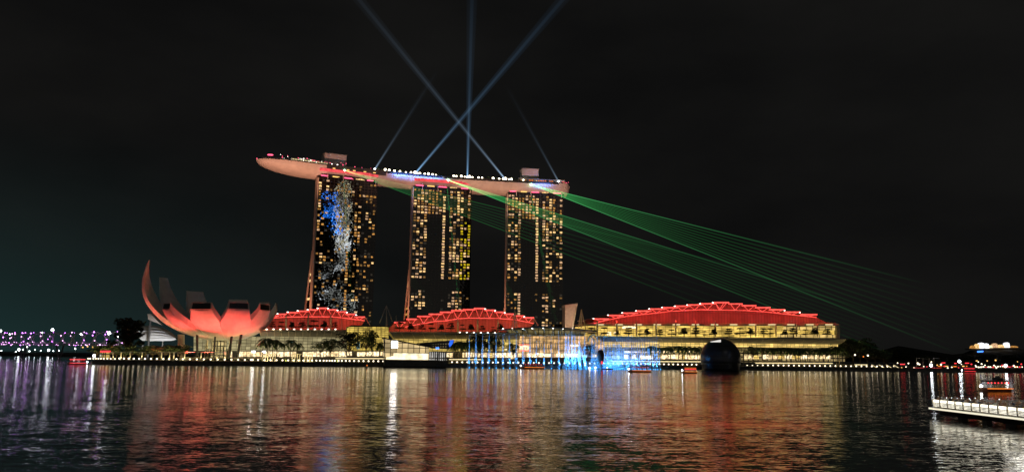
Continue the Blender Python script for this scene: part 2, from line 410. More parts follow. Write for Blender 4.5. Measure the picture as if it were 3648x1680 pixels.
def tower(k, pxl, pxr, desc, leg_back, zsplit):
    A = edge_pt(pxl, 105); B = edge_pt(pxr, 105)
    u = (B - A); u.z = 0; wdt = u.length; u.normalize(); v = V((-u.y, u.x, 0))
    A = V((A.x, A.y, 0)) + v * 5
    B = V((B.x, B.y, 0)) + v * 5
    TOP = 188.0
    root = thing('hotel_tower', desc, 'tower', A + u * wdt / 2 + V((0, 0, QZ)), 'hotel towers under the roof deck')
    def q(a, d, z): return A + u * a + v * d + V((0, 0, z))
    mb = MB(); mb.prism([q(0.9, 0, QZ), q(wdt, 0, QZ), q(wdt, 0, TOP), q(.9, 0, TOP)], v * 10)
    part(mb, 'front_slab', M['tower_glass'], root, ax=u)
    # rear slab leans on the front one: splayed at the foot
    zs = zsplit
    prof = [(leg_back, QZ), (10.3, zs), (10.3, TOP), (19, TOP), (19, zs + 20), (leg_back + 10, QZ)]
    mb = MB(); mb.prism([q(.9, d, z) for d, z in prof], u * (wdt - 1.8)); part(mb, 'rear_slab', M['tower_glass'], root, ax=v)
    mb = MB(); mb.prism([q(-.1, -.3, QZ), q(-.1, 10.6, QZ), q(-.1, 10.6, TOP + 2), q(-.1, -.3, TOP - 2)], u * 1.0); part(mb, 'end_wall', M['pale_wall'], root, 'pale edge wall of the front slab')
    mb = MB(); mb.prism([q(-.1, d, z) for d, z in prof[:2] + [(13.5, zs), (leg_back + 5, QZ)]], u * 1.0); part(mb, 'leaning_leg', M['pale_wall'], root, 'pale leaning leg of the rear slab')
    # crown recess with dark louvre and struts
    mb = MB(); mb.prism([q(4, 1.2, TOP), q(wdt - 3, 1.2, TOP), q(wdt - 3, 1.2, TOP + 7), q(4, 1.2, TOP + 7)], v * 14); part(mb, 'crown', M['dark_metal'], root)
    for f_ in (.16, .42, .97):
        mb = MB(); mb.tube([q(wdt * f_, .2, TOP - 4), q(wdt * f_, .2, TOP + 8)], .5); part(mb, 'crown_strut', M['pale_wall'], root)
    # rooms
    nc, fh = 16, 3.05; cw = (wdt - 1.6) / nc; z0 = TOP - 2.6
    cells = {}
    def cell_px(px, py):
        d = ray(px, py); t_ = (A - CAM).dot(v) / d.dot(v); p = CAM + d * t_
        return int(round(((p - A).dot(u) - .9) / cw - .5)), int(round((z0 - p.z) / fh - .5))
    rnd = random.random
    if k == 0:
        for (cx, cy) in T1PX:
            i, j = cell_px(1060 + cx * .489, 600 + cy * .489)
            if 0 <= i < nc and 0 <= j < 56: cells[(i, j)] = random.choice([1, 1, 1, 0, 2, 1])
        for i in range(nc):
            for j in range(55):
                if (i, j) not in cells and rnd() < .20: cells[(i, j)] = random.choice([4, 4, 3, 3, 1])
        for j in range(8):
            for i in (5, 6, 7):
                if rnd() < .75: cells[(i, j)] = random.choice([3, 3, 1, 4])
    else:
        top_rows = 9; strip_end = 32; gap_end = 36; low_end = 43 if k == 1 else 52
        dens = .62 if k == 1 else .58
        for j in range(low_end):
            for i in range(nc):
                c = None
                if j < top_rows:
                    if i in (0, 1, 2, 3): c = random.choice([0, 1, 1, 2, 3, 2]) if rnd() < .82 else None
                    elif i in (4, 5, 6, 7): c = random.choice([1, 1, 3, 2]) if rnd() < .85 else None
                    elif i in (8, 9): c = 0 if i == 8 and rnd() < .7 else None
                    elif i in (12, 13): c = random.choice([1, 0, 0]) if rnd() < .8 else None
                    elif i in (10, 11, 15): c = random.choice([1, 2, 3]) if rnd() < .55 else None
                elif j < strip_end:
                    if i == 8: c = random.choice([2, 2, 0])
                    elif i in (0, 1, 2, 3): c = random.choice([0, 0, 1, 2, 2, 3, 3, 4]) if rnd() < dens else None
                    elif i >= 10 and i != 14: c = random.choice([0, 0, 1, 2, 2, 3, 3, 4]) if rnd() < dens else None
                    elif i == 14: c = random.choice([0, 2, 3]) if rnd() < .3 else None
                    if k == 1 and i in (13, 14, 15) and rnd() < .45 and 10 < j: c = 5  # yellow reflections on the glass, painted as glowing panes
                elif j >= gap_end:
                    if i in (0, 1, 2) and k == 1: c = random.choice([0, 1, 2, 3]) if rnd() < .5 else None
                    if i in (1, 2) and k == 2: c = random.choice([0, 1, 1, 3]) if rnd() < .5 else None
                    if i == 3: c = 2 if k == 2 else (random.choice([0, 2]) if rnd() < .6 else None)
                    if i in (10, 11, 12, 13): c = random.choice([0, 1, 2, 3, 4, 2]) if rnd() < (.75 if k == 1 else .5) else None
                    if k == 1 and i == 14 and rnd() < .4: c = 4
                if c is None and not (i in (4, 5, 6, 7, 9) and j >= top_rows) and not (strip_end <= j < gap_end) and rnd() < .35: c = random.choice([4, 4, 3])
                if c is not None: cells[(i, j)] = c
    def win(mbx, i, j, c):
        a0 = .9 + cw * i + cw * random.uniform(.08, .24); a1 = .9 + cw * (i + 1) - cw * random.uniform(.1, .4 if c in (1, 3, 4) else .22)
        if c == 5: a0 += cw * random.uniform(0, .3)
        zt = z0 - fh * j - .35; zb = zt - fh * random.uniform(.48, .70)
        mbx.prism([q(a0, -.12, zb), q(a1, -.12, zb), q(a1, -.12, zt), q(a0, -.12, zt)], v * .1)
    order = sorted(cells.items(), key=lambda e: ({0: 0, 2: 1, 1: 2, 5: 3, 3: 4, 4: 5}[e[1]], random.random()))
    for (ij, c) in order[:99]:
        mb = MB(); win(mb, *ij, c); part(mb, 'window', WIN[c], root)
    rest = order[99:]
    me_mats = sorted(set(c for _, c in rest))
    if rest:
        mb = MB(); idx = []
        for (ij, c) in rest:
            n0 = len(mb.f); win(mb, *ij, c); idx += [me_mats.index(c)] * (len(mb.f) - n0)
        o = part(mb, 'window', WIN[me_mats[0]], root, 'remaining glowing panes', 'stuff')
        for c in me_mats[1:]: o.data.materials.append(WIN[c])
        for p, ii in zip(o.data.polygons, idx): p.material_index = ii
    # rooms glimpsed between the two legs
    for z in [12 + 6.2 * r for r in range(int((zs - 20) / 6.2))]:
        if rnd() < .55:
            d0 = 10.8; d1 = 10.3 + (leg_back - 10.3) * (zs - z) / (zs - QZ) - .8
            if d1 - d0 > 2:
                mb = MB(); mb.prism([q(.6, d0, z), q(.6, d1, z), q(.6, d1, z + 2.4), q(.6, d0, z + 2.4)], u * .2); part(mb, 'stair_window', WIN[random.choice([1, 2, 0])], root)
    # red light line under the deck
    mb = MB(); mb.prism([q(1, -3.0, TOP + 5.2), q(wdt - .5, -3.0, TOP + 5.2), q(wdt - .5, -3.6, TOP + 8.2), q(1, -3.6, TOP + 8.2)], v * .5)
    part(mb, 'light_strip', M['led_soffit'], root, 'glowing red strip between tower and roof deck')
    for f_ in range(5):
        mb = MB(); c0 = 3 + f_ * wdt / 5.2
        mb.prism([q(c0, -.2, TOP + .6), q(c0 + wdt * random.uniform(.08, .16), -.2, TOP + .6), q(c0 + wdt * .12, -.2, TOP + 1.7), q(c0, -.2, TOP + 1.7)], v * .2)
        part(mb, 'crown_light', [M['lamp_pinkred'], M['lamp_amber'], M['lamp_pinkred'], WIN[0], M['lamp_pinkred']][f_], root)
    for zz, e_, cc in ((20, 5.5e4, (1, .26, .13)), (60, 1.5e5, (1, .42, .24))):
        light('end_wall_fill', 'SPOT', q(-26, 2 if zz == 60 else 12, 14), e_, cc, q(0, 8 if zz == 60 else 20, zz * 2.0 if zz == 60 else 40), angle=R(62 if zz == 60 else 80), blend=.9, radius=.6)  # added fill spots to brighten the end walls, no fixture there
    TOWERS[k] = (A, u, v, wdt); return root
tower(0, 1123, 1340, 'left hotel tower with blue and white reflections on dark glass and few lit rooms', 48, 112)
tower(1, 1466, 1680, 'middle hotel tower with lit rooms, yellow patches along its right edge', 48, 98)
tower(2, 1806, 2010, 'right hotel tower with a dotted centre line of lit rooms, beside the tapered pylon', 34, 60)

# ------------------------------------------------------------------ roof deck
def smooth(t): t = max(0, min(1, t)); return t * t * (3 - 2 * t)
PXS = [936, 938, 942, 950, 962, 980, 1010, 1050, 1090, 1122, 1180, 1240, 1300, 1360, 1420, 1480, 1540, 1600, 1660, 1720, 1780, 1840, 1900, 1950, 1990, 2012, 2025, 2033, 2037]
def deck_frame(px):
    p = edge_pt(px); a = edge_pt(max(915, px - 30)); b = edge_pt(min(2037, px + 30)); u = (b - a).normalized()
    return p, u, V((-u.y, u.x, 0))
def deck_hw(px):
    t = (px - 936) / 190.0; w = 37 * math.sqrt(max(0.0, 1 - (1 - min(1, max(0, t))) ** 2)) if t < 1 else 37
    r_ = (2037 - px) / 26.0
    return max(.6, w * (math.sqrt(max(.06, 1 - (1 - min(1, r_)) ** 2)) if r_ < 1 else 1))
def deck_h(px):
    t = (px - 936) / 195.0; h = 11.6 * math.sqrt(max(0.0, 1 - (1 - min(1, t)) ** 2.0)) if t < 1 else 11.6 + 1.6 * smooth((px - 1150) / 800)
    r_ = (2037 - px) / 14.0
    return max(.5, h * (math.sqrt(max(.15, 1 - (1 - min(1, r_)) ** 2)) if r_ < 1 else 1))
deck = thing('roof_deck', 'long pale boat-shaped roof deck resting across the three hotel towers', 'sky deck', edge_pt(1575))
rows = []
for px in PXS:
    p, u, v = deck_frame(px); w = deck_hw(px); h = deck_h(px); mid = p + v * 18.5
    row = []
    for j in range(13):
        a = PI * j / 12
        c_, s_ = math.cos(a), math.sin(a)
        row.append(mid - v * (w / 2) * (abs(c_) ** .75) * (1 if c_ > 0 else -1) - V((0, 0, h * s_ ** .8)))
    rows.append(row)
mb = MB(True); mb.grid(rows)
mb.f.append(list(range(13))); mb.f.append([len(mb.v) - 13 + i for i in range(13)][::-1])
part(mb, 'hull', M['hull'], deck)
mb = MB()
tops = [(r_[0], r_[12]) for r_ in rows]
mb.grid([[a + V((0, 0, .02)), b + V((0, 0, .02))] for a, b in tops]); part(mb, 'deck_floor', M['dark_concrete'], deck)
def deck_band(name, p0, p1, zlo, zhi, out, mat, label=None):
    pts = [p0 + (p1 - p0) * i / 16 for i in range(17)]
    mbx = MB(); rws = []
    for px in pts:
        p, u, v = deck_frame(px); p = p + v * (18.5 - deck_hw(px) / 2)
        rws.append([p - v * out + V((0, 0, zlo)), p - v * out + V((0, 0, zhi)), p + v * .6 + V((0, 0, zhi)), p + v * .6 + V((0, 0, zlo)), p - v * out + V((0, 0, zlo))])
    mbx.grid(rws); return part(mbx, name, mat, deck, label)
deck_band('parapet', 948, 1225, .0, 1.3, .15, M['dark_metal'])
deck_band('parapet', 1165, 1375, -4.6, 0.9, .35, M['dark_concrete'], 'dark recessed gallery band along the deck edge')
deck_band('parapet', 1376, 2030, -1.6, 1.0, .2, M['dark_metal'])
for px in (1190, 1240, 1262, 1300, 1334):
    p, u, v = deck_frame(px); mb = MB(); mb.box(p - v * .6 + V((0, 0, -2.8)), u * 1.3, v * .2, V((0, 0, .45))); part(mb, 'gallery_light', M['lamp_amber'], deck)
# blue wash on the hull: unseen area lights hung clear of the deck rim
random.seed(5)
def deck_pos(px, d, z): p, u, v = deck_frame(px); return p + v * d + V((0, 0, z))
# roof pavilion, plant boxes, restaurant
pv = MB(); rws = []
for px in range(1045, 1176, 10):
    w_ = 9 * math.sin(PI * (px - 1035) / 150.0)
    rws.append([deck_pos(px, 8, 1), deck_pos(px, 7, 3.2 + w_ * .25), deck_pos(px, 22, 3.6 + w_ * .3), deck_pos(px, 24, 1)])
pv.grid(rws); tp = thing('roof_pavilion', 'low gold-lit curved pavilion on the left end of the roof deck', 'pavilion', deck_pos(1110, 15, 0)); part(pv, 'roof', M['cream'], tp)
pvl = MB()
for px in range(1050, 1172, 9): pvl.prism([deck_pos(px, 6.8, 2.0), deck_pos(px + 6, 6.8, 2.0), deck_pos(px + 6, 6.8, 3.4), deck_pos(px, 6.8, 3.4)], V((0, .3, 0)))
part(pvl, 'lit_front', M['strip_warm'], tp)
def plant_box(pxa, pxb, ytop, lab):
    a = deck_pos(pxa, 14, 0); b = deck_pos(pxb, 14, 0); d = ray(pxa, ytop); z = CAM.z + d.z * (a.y / d.y)
    t = thing('lift_core', lab, 'roof box', (a + b) / 2)
    v = deck_frame(pxa)[2]
    mbx = MB(); mbx.prism([a, b, V((b.x, b.y, z)), V((a.x, a.y, z))], v * 13); part(mbx, 'wall', M['hull'], t)
    mbx = MB(); u = (b - a).normalized(); mbx.prism([a + V((0, 0, z - DZ)) - u * .4 - v * .4, b + V((0, 0, z - DZ)) + u * .4 - v * .4, b + V((0, 0, z - DZ + .5)) + u * .4 - v * .4, a + V((0, 0, z - DZ + .5)) - u * .4 - v * .4], v * 13.8); part(mbx, 'roof', M['concrete'], t)
    return t
pb = plant_box(1168, 1244, 545, 'grey box on the roof deck above the left tower, its left side lit pale blue')
plant_box(1868, 1926, 600, 'grey box on the roof deck above the right tower')
rs = thing('roof_restaurant', 'low glowing restaurant with curved roof at the right end of the roof deck', 'restaurant', deck_pos(1935, 12, 0))
mb = MB(); mb.grid([[deck_pos(px, 6, .5), deck_pos(px, 5, 4.6), deck_pos(px, 24, 4.6), deck_pos(px, 24, .5)] for px in range(1848, 2021, 12)]); part(mb, 'roof', M['concrete'], rs)
for px in range(1856, 2010, 8):
    if random.random() < .8:
        mb = MB(); mb.prism([deck_pos(px, 4.6, 1.5), deck_pos(px + 5, 4.6, 1.5), deck_pos(px + 5, 4.6, 3.2 - .8 * random.random()), deck_pos(px, 4.6, 3.2)], V((0, .3, 0))); part(mb, 'window', random.choice([WIN[1], M['lamp_orange'], WIN[1], WIN[0]]), rs)
# ring-shaped beacon at the prow
bc = thing('beacon_ring', 'small red ring beacon on a post at the prow of the roof deck', 'beacon', deck_pos(973, 9, 0))
mb = MB(); mb.tube([deck_pos(973, 9, 0), deck_pos(973, 9, 4)], .15); part(mb, 'post', M['dark_metal'], bc)
mb = MB(); c_ = deck_pos(973, 9, 4.3); mb.tube([c_ + V((2.6 * math.cos(a * PI / 6), 1.6 * math.sin(a * PI / 6), 0)) for a in range(13)], .4, 5); part(mb, 'ring', M['lamp_pinkred'], bc)
# bright lamps along the deck
bm_ = MB(True); bm_.ball((0, 0, .9), .95); bm_.tube([(0, 0, -.2), (0, 0, .4)], .12)
me_lamp = bm_.mesh('deck_lamp', M['lamp_deck'])
lamps = [1373, 1388, 1408, 1426, 1448, 1465, 1480, 1490, 1497, 1515, 1527, 1542, 1555, 1617, 1627, 1644, 1657, 1674, 1684, 1706, 1718, 1758, 1780, 1793, 1802, 1814, 1823, 1866]
for i, px in enumerate(lamps):
    o = link('deck_lamp', me_lamp); o.location = deck_pos(px, 1.2 + (i * 7 % 5) * .5, 1.0)
    s = (1.7 if px in (1480, 1674, 1802) else random.choice([.9, 1.1, 1.3])); o.scale = (s, s, s)
    tag(o, '%s glowing white lamp from the left along the deck edge' % nth(i + 1), 'lamp', 'bright lamps along the roof deck')
sm = MB(True); sm.ball((0, 0, .5), .5, 6, 4); me_w = sm.mesh('deck_light', M['lamp_small']); me_r = sm.mesh('deck_light', M['lamp_pinkred'])
for i in range(62):
    px = 1000 + i * 6.3 if i < 52 else 2000 + (i - 52) * 3.2
    o = link('deck_light', me_w if (i < 34 and random.random() < .75) else me_r); o.parent = deck; o.location = deck_pos(px, random.choice([.6, .6, 6, 10]), random.uniform(.9, 1.6) + (random.choice([0, 1.4, 2.6]) if i < 40 else 0)) - ORG[deck.name]
    s = random.uniform(.5, 1.0); o.scale = (s, s, s)
o = link('deck_light', sm.mesh('deck_light', M['lamp_pinkred'])); o.parent = deck; o.location = deck_pos(937, 18.5, .3) - ORG[deck.name]; o['label'] = 'pink lamp at the tip of the prow'

# ------------------------------------------------------------------ floodlights for hotel and deck (aimed from the mall roofs)
def hull_flood(px, color, energy, ang, src_px):
    src = PP(src_px, 62, 38); aim = deck_pos(px, 12, -8)
    light('hull_flood', 'SPOT', src, energy, color, aim, angle=R(ang), blend=.6, radius=1)
hull_flood(1040, (1, .45, .28), 3.2e6, 17, 1150)
hull_flood(1240, (1, .48, .36), 1.5e6, 13, 1250)
hull_flood(1400, (1, .48, .36), 1.7e6, 13, 1420)
hull_flood(1560, (1, .46, .36), 1.2e6, 13, 1500)
hull_flood(1745, (1, .5, .33), 2.9e6, 15, 1700)
hull_flood(1960, (1, .5, .36), 2.4e6, 15, 1900)
for (pa, pb_, e) in ((1400, 1570, 9e3), (1905, 1960, 2.6e3)):
    c_ = deck_pos((pa + pb_) / 2, -5.5, -1.5); aim = deck_pos((pa + pb_) / 2, 3, -3.2)
    ln = (deck_pos(pb_, 0, 0) - deck_pos(pa, 0, 0)).length
    light('deck_blue_light', 'AREA', c_, e, (.10, .28, 1), aim, ln, .6)

# ------------------------------------------------------------------ sky beams and laser fans
def beam(name, parent, p0, p1, r0, r1, mat, k=10):
    d = p1 - p0; ln = d.length
    mbx = MB(True); mbx.lathe((0, 0, 0), [(r0, 0), (r1, 1.0)], k)
    o = link(name, mbx.mesh(name, mat)); z = d.normalized(); x = V((0, 1, 0)).cross(z).normalized(); y = z.cross(x)
    mm = Matrix.Identity(4)
    for i in range(3): mm[i][0] = x[i]; mm[i][1] = y[i]; mm[i][2] = d[i]; mm[i][3] = p0[i]
    if parent is not None:
        mm.translation = p0 - ORG[parent.name]; o.parent = parent; o.matrix_local = mm
    else: o.matrix_world = mm
    return o
sl = MB(True); sl.box((0, 0, .3), (.7, 0, 0), (0, .7, 0), (0, 0, .3)); sl.ball((0, 0, 1.2), .9)
for (x0, y0, x1, y1, st, kk, fd, r1, lab) in ((1338, 592, 1560, 250, .25, 12, .8, 3, 'faint white sky beam leaning right from above the left tower'),
        (1482, 618, 2030, -30, .60, 20, .2, 5.5, 'bright blue-white sky beam leaning right from above the middle tower'),
        (1667, 628, 1682, -30, .52, 20, .2, 5.5, 'blue-white sky beam standing upright at the middle of the roof deck'),
        (1803, 634, 1255, -30, .46, 20, .2, 5.5, 'white sky beam leaning left from between middle and right towers'),
        (1993, 628, 1800, 300, .16, 12, .8, 3, 'very faint sky beam leaning left from above the right tower')):
    p0 = deck_pos(x0, 4, 2.0); d = ray(x1, y1); p1 = CAM + d * ((p0.y - 15) / d.y)
    t = thing('searchlight', lab, 'light beam', p0 - V((0, 0, 1)), 'searchlight beams above the roof deck')
    o = link('lamp', sl.mesh('lamp', M['lamp_cool'])); o.parent = t
    bc_ = (.30, .60, 1.0) if x0 in (1482, 1667) else (.5, .72, 1.0)
    beam('beam_core', t, p0, p1, .5, r1 * .45, beam_mat('beam_core', bc_, st * 2.1, kk, fd))
    beam('beam_halo', t, p0, p1, 1.1, r1 * 1.25, beam_mat('beam_halo', bc_, st * .5, kk, fd))
gm = beam_mat('laser_beam', (.10, 1.0, .22), .33, 2.0, .9); gm2 = beam_mat('laser_beam_faint', (.10, 1.0, .25), .20, 2.2, 1.0); gm3 = beam_mat('laser_beam_bright', (.14, 1.0, .28), .9, 2.2, .9)
def fan(x0, y0, up, lo, n, lab, dep, mats):
    p0 = deck_pos(x0, -1.2, -6); d = ray(x0, y0); p0 = CAM + d * ((p0.y) / d.y)
    t = thing('laser_fan', lab, 'laser beams', p0, 'green laser fans from the roof deck')
    mbx = MB(True); mbx.ball(p0, 1.0, 8, 6); part(mbx, 'projector', M['lamp_green'], t)
    for i in range(n):
        f_ = i / (n - 1.0); x1 = up[0] + (lo[0] - up[0]) * f_; y1 = up[1] + (lo[1] - up[1]) * f_
        p1 = PY(x1, y1, dep)
        beam('beam', t, p0, p1, .3, .6, mats[1] if i in (0, n - 1) else mats[0], 6)
fan(1892, 657, (3300, 1010), (3420, 1260), 10, 'green laser fan starting at the right tower', 430, (gm, gm3))
fan(1597, 642, (3150, 1120), (3180, 1262), 9, 'green laser fan starting at the middle tower', 430, (gm, gm3))
fan(1228, 607, (2700, 965), (2760, 1185), 8, 'green laser fan starting at the left tower, the faintest', 470, (gm2, gm))

# ================================================================== THEATRES and convention hall with stepped red roofs
def theatre(name, label, steps, chord, wall, n, pillars, base_y, rakers, tips, thin=()):
    xs = [p[0] for p in wall]; cx = (min(xs) + max(xs)) / 2
    root = thing(name, label, 'building', PN(cx, base_y, n))
    # wall of red sheet behind the trusses, leaning back a little towards the top
    mbx = MB(); n2 = n + 5
    top = [PN(x, y, n2) for x, y in wall]
    mbx.prism(top, SN * 40); part(mbx, 'wall', M['red_wall'], root)
    for i, (xa, xb, y) in enumerate(steps):
        o = MB(); dz = 3.4 * mpp(xa, n)
        a, b = PN(xa, y, n - 1.5), PN(xb, y, n - 1.5)
        o.prism([a, b, b - V((0, 0, dz)), a - V((0, 0, dz))], SN * 46); rp = part(o, 'roof_step', M['red_wall'], root)
        o = MB(); a, b = a - SN * .35, b - SN * .35; up_ = V((0, 0, .12))
        o.prism([a + up_, b + up_, b - V((0, 0, dz * 1.15)), a - V((0, 0, dz * 1.15))], SN * .3); part(o, 'light_strip', M['led_and_lit_red'], rp)
    def chord_y(x):
        for (a, ya), (b, yb) in zip(chord, chord[1:]):
            if x <= b: return ya + (yb - ya) * (x - a) / (b - a)
        return chord[-1][1]
    tr = MB(); tr.tube([PN(x, y, n) for x, y in chord], .28); part(tr, 'lower_chord', M['led_and_lit_red'], root)
    for (xa, xb, y) in steps:
        w = xb - xa; mid = (xa + xb) / 2
        if chord_y(mid) - y < 6: continue
        o = MB(); y0 = y + 3
        o.tube([PN(xa + w * .16, y0, n), PN(mid - 1, chord_y(mid), n), PN(xb - w * .16, y0, n)], .22); part(o, 'truss_brace', M['led_and_lit_red'], root)  # red floodlight put into the steel: braces glow without lamps
    for i, (x, ya, yb) in enumerate(pillars):
        o = MB(); o.tube([PN(x, yb, n - 10), PN(x, ya + (yb - ya) * .4, n - 10), PN(x, ya, n - 10)], [.55, .75, .3], 8); part(o, 'pillar', M['cream'], root)
        light('pillar_light', 'SPOT', PN(x, yb - 1, n - 13.5), 420, (1, .74, .36), PN(x, ya + (yb - ya) * .3, n - 10), angle=R(40), blend=.9, radius=.2)
    for (x, y) in tips:
        o = MB(True); o.ball(PN(x, y, n - 2), .38, 8, 6, (1.7, 1, .8)); part(o, 'tip_lamp', M['lamp_small'], root)
    for (xa, ya, xb, yb) in rakers:
        o = MB(); o.tube([PN(xa, ya, n), PN(xb, yb, n)], .3); part(o, 'raking_tube', M['steel'], root)
    # red floods along the foot of the wall
    nq = int((max(xs) - min(xs)) / 55)
    for q in range(nq):
        fx = min(xs) + (max(xs) - min(xs)) * (q + .5) / nq
        src = PN(fx, base_y - 9, n - 9); aim = PN(fx, base_y - 30, n + 5)
        light('red_flood', 'AREA', src, 700, (1, .045, .035), aim, 55 * mpp(fx, n), 1.6)
    return root
c2 = lambda x, y: (900 + .2361 * x, 1060 + .2361 * y)
c3 = lambda x, y: (1340 + .2361 * x, 1060 + .2361 * y)
s1 = [(c2(a, 0)[0], c2(b, 0)[0], c2(0, y)[1]) for a, b, y in ((255, 400, 265), (390, 515, 240), (510, 690, 215), (665, 845, 195), (820, 980, 175), (970, 1135, 150), (1125, 1280, 175), (1265, 1420, 205), (1400, 1555, 240), (1535, 1692, 283))]
theatre('red_theatre', 'left red-lit hall with stepped truss roof behind the left mall wing, beside the lotus building', s1,
        [c2(*p) for p in ((255, 318), (310, 305), (520, 290), (840, 285), (1180, 285), (1340, 300), (1692, 345))],
        [c2(*p) for p in ((180, 480), (255, 270), (390, 255), (520, 225), (690, 205), (830, 185), (975, 165), (1125, 165), (1270, 190), (1410, 220), (1545, 255), (1680, 300), (1685, 350), (1645, 420), (1500, 480))],
        92, [(c2(505, 0)[0], c2(0, 250)[1], c2(0, 480)[1]), (c2(840, 0)[0], c2(0, 245)[1], c2(0, 480)[1]), (c2(1180, 0)[0], c2(0, 245)[1], c2(0, 480)[1])], c2(0, 478)[1],
        [(*c2(1692, 283), *c2(1692, 345)), (*c2(1692, 283), *c2(1770, 410))], [c2(375, 240), c2(530, 215), c2(680, 195), c2(830, 178), c2(980, 158), c2(1135, 160), c2(1280, 188), c2(1422, 220), c2(1562, 258)])
s2 = [(c3(a, 0)[0], c3(b, 0)[0], c3(0, y)[1]) for a, b, y in ((270, 440, 365), (455, 620, 315), (620, 820, 273), (792, 990, 240), (962, 1158, 210), (1135, 1330, 185), (1308, 1495, 170), (1475, 1645, 153), (1635, 1795, 180), (1785, 1940, 210), (1930, 2085, 238), (2075, 2235, 265), (2225, 2380, 293))]
theatre('red_theatre', 'red-lit hall with stepped truss roof between gold glass block and arched canopy', s2,
        [c3(*p) for p in ((440, 440), (545, 415), (720, 385), (890, 355), (1060, 345), (1235, 315), (1400, 305), (1560, 308), (1840, 310), (2100, 330), (2375, 385))],
        [c3(*p) for p in ((195, 512), (210, 440), (290, 375), (440, 370), (465, 325), (620, 320), (640, 285), (800, 250), (980, 220), (1150, 195), (1320, 178), (1480, 165), (1640, 162), (1790, 190), (1935, 220), (2080, 250), (2230, 275), (2375, 300), (2380, 385), (2350, 425), (2200, 512))],
        92, [(c3(1232, 0)[0], c3(0, 310)[1], c3(0, 520)[1]), (c3(1530, 0)[0], c3(0, 310)[1], c3(0, 520)[1]), (c3(1840, 0)[0], c3(0, 312)[1], c3(0, 520)[1])], c3(0, 512)[1],
        [(*c3(2382, 293), *c3(2382, 385)), (*c3(2375, 293), *c3(2445, 420))], [c3(1645, 168), c3(1795, 195), c3(1940, 225), c3(2085, 255), c3(2235, 285)])
c5 = lambda x, y: (2080 + .2529 * x, 1040 + .2529 * y)
c6 = lambda x, y: (2500 + .2361 * x, 1060 + .2361 * y)
s3 = [(c5(a, 0)[0], c5(b, 0)[0], c5(0, y)[1]) for a, b, y in ((135, 350, 370), (345, 560, 320), (545, 760, 287), (735, 950, 258), (920, 1140, 230), (1100, 1320, 210), (1280, 1495, 189), (1455, 1665, 172), (1635, 1850, 155), (1820, 2000, 138))] + \
     [(c6(a, 0)[0], c6(b, 0)[0], c6(0, y)[1]) for a, b, y in ((165, 412, 64), (400, 615, 85), (600, 822, 110), (800, 1035, 140), (1010, 1258, 172), (1235, 1488, 208), (1485, 1742, 245))]
theatre('convention_hall', 'right and longest red-lit hall with stepped roof above a glowing gallery', s3,
        [c5(140, 440), c5(350, 385), c5(600, 340), c5(800, 315), c5(1000, 295), c5(1200, 270), c5(1400, 258), c5(1700, 242), c6(0, 180), c6(400, 185), c6(650, 190), c6(1000, 215), c6(1400, 260), c6(1730, 295)],
        [c5(25, 445), c5(130, 425), c5(150, 380), c5(350, 372), c5(365, 330), c5(555, 300), c5(750, 268), c5(940, 240), c5(1130, 220), c5(1310, 200), c5(1490, 180), c5(1660, 165), c5(1840, 150)] + [c6(180, 75), c6(400, 78), c6(610, 98), c6(820, 125), c6(1030, 155), c6(1250, 190), c6(1485, 225), c6(1735, 258), c6(1735, 300), c6(1880, 365), c6(2000, 380), c6(2000, 390)],
        94, [(2080 + .2529 * x, 1140, 1196) for x in (190, 465, 742, 1018, 1295, 1575, 1850)] + [(2500 + .2361 * x, 1152, 1198) for x in (207, 815, 1120, 1430, 1745)], 1151,
        [(*c6(2000, 382), *c6(2062, 392)), (*c6(2062, 392), *c6(2075, 600))], [c5(135, 372), c5(340, 322), c5(540, 290), c5(735, 262), c5(920, 234), c5(1100, 213), c5(1280, 196), c5(1455, 180), c5(1637, 162), c5(1815, 147), c6(170, 75), c6(1250, 190), c6(1480, 222)])

# ================================================================== the MALL
G_LEFT = lit_glass('mall_glass_grey', (.62, .53, .27), .8, 3.1, 2.0, .11, var=.5, scale=.07)
G_MID = lit_glass('mall_glass_gold', (.85, .60, .15), 1.0, 3.4, 2.2, .12, var=.5, scale=.09)
G_GOLD = lit_glass('block_glass_gold', (.85, .60, .12), 1.1, 3.0, 1.5, .12, var=.6, scale=.12)
G_HALL = lit_glass('hall_glass', (1.0, .70, .30), .95, 2.6, 3.4, .16, var=.95, scale=.16, col2=(.9, .42, .14))
G_PAV = lit_glass('pavilion_glass', (1.0, .74, .36), .9, 3.6, 3.0, .2, var=.35, scale=.05)
G_GAL = lit_glass('gallery_glass', (1, .62, .12), 1.4, 5.5, 1.7, .12, var=.75, scale=.10, col2=(.7, .5, .12))
G_GALB = lit_glass('gallery_glass_bright', (1, .68, .22), .95, 6, 3.2, .3, var=.5, scale=.1)
G_BAND = lit_glass('under_eave_glass', (1, .68, .19), 1.25, 3.6, 1.5, .12, var=.7, scale=.08)
random.seed(21)
def shops(root, x0, x1, y0, y1, n, bright, seedv, gap=.12):
    random.seed(seedv); x = x0
    while x < x1:
        w = random.uniform(9, 26); w = min(w, x1 - x)
        if random.random() < .86:
            o = pxbox(x, y0 + random.uniform(0, 3), x + w - 1.6, y1 - random.uniform(0, 2.5), n, .3)
            part(o, 'shop_window', M['shop'] if random.random() < bright else random.choice([M['shop_warm'], M['shop_warm'], G_BAND]), root)
        x += w
mall = thing('shopping_mall', 'left mall wing with dark eave and gridded glass over bright shops, beside lotus building', 'mall', PP(980, 45, TZ), 'mall wings')
part(pxbox(690, 1198, 1236, 1248, 45, 30), 'glass_front', G_LEFT, mall)
part(pxbox(690, 1248, 1384, 1288, 47, 28), 'lower_wall', M['dark_concrete'], mall)
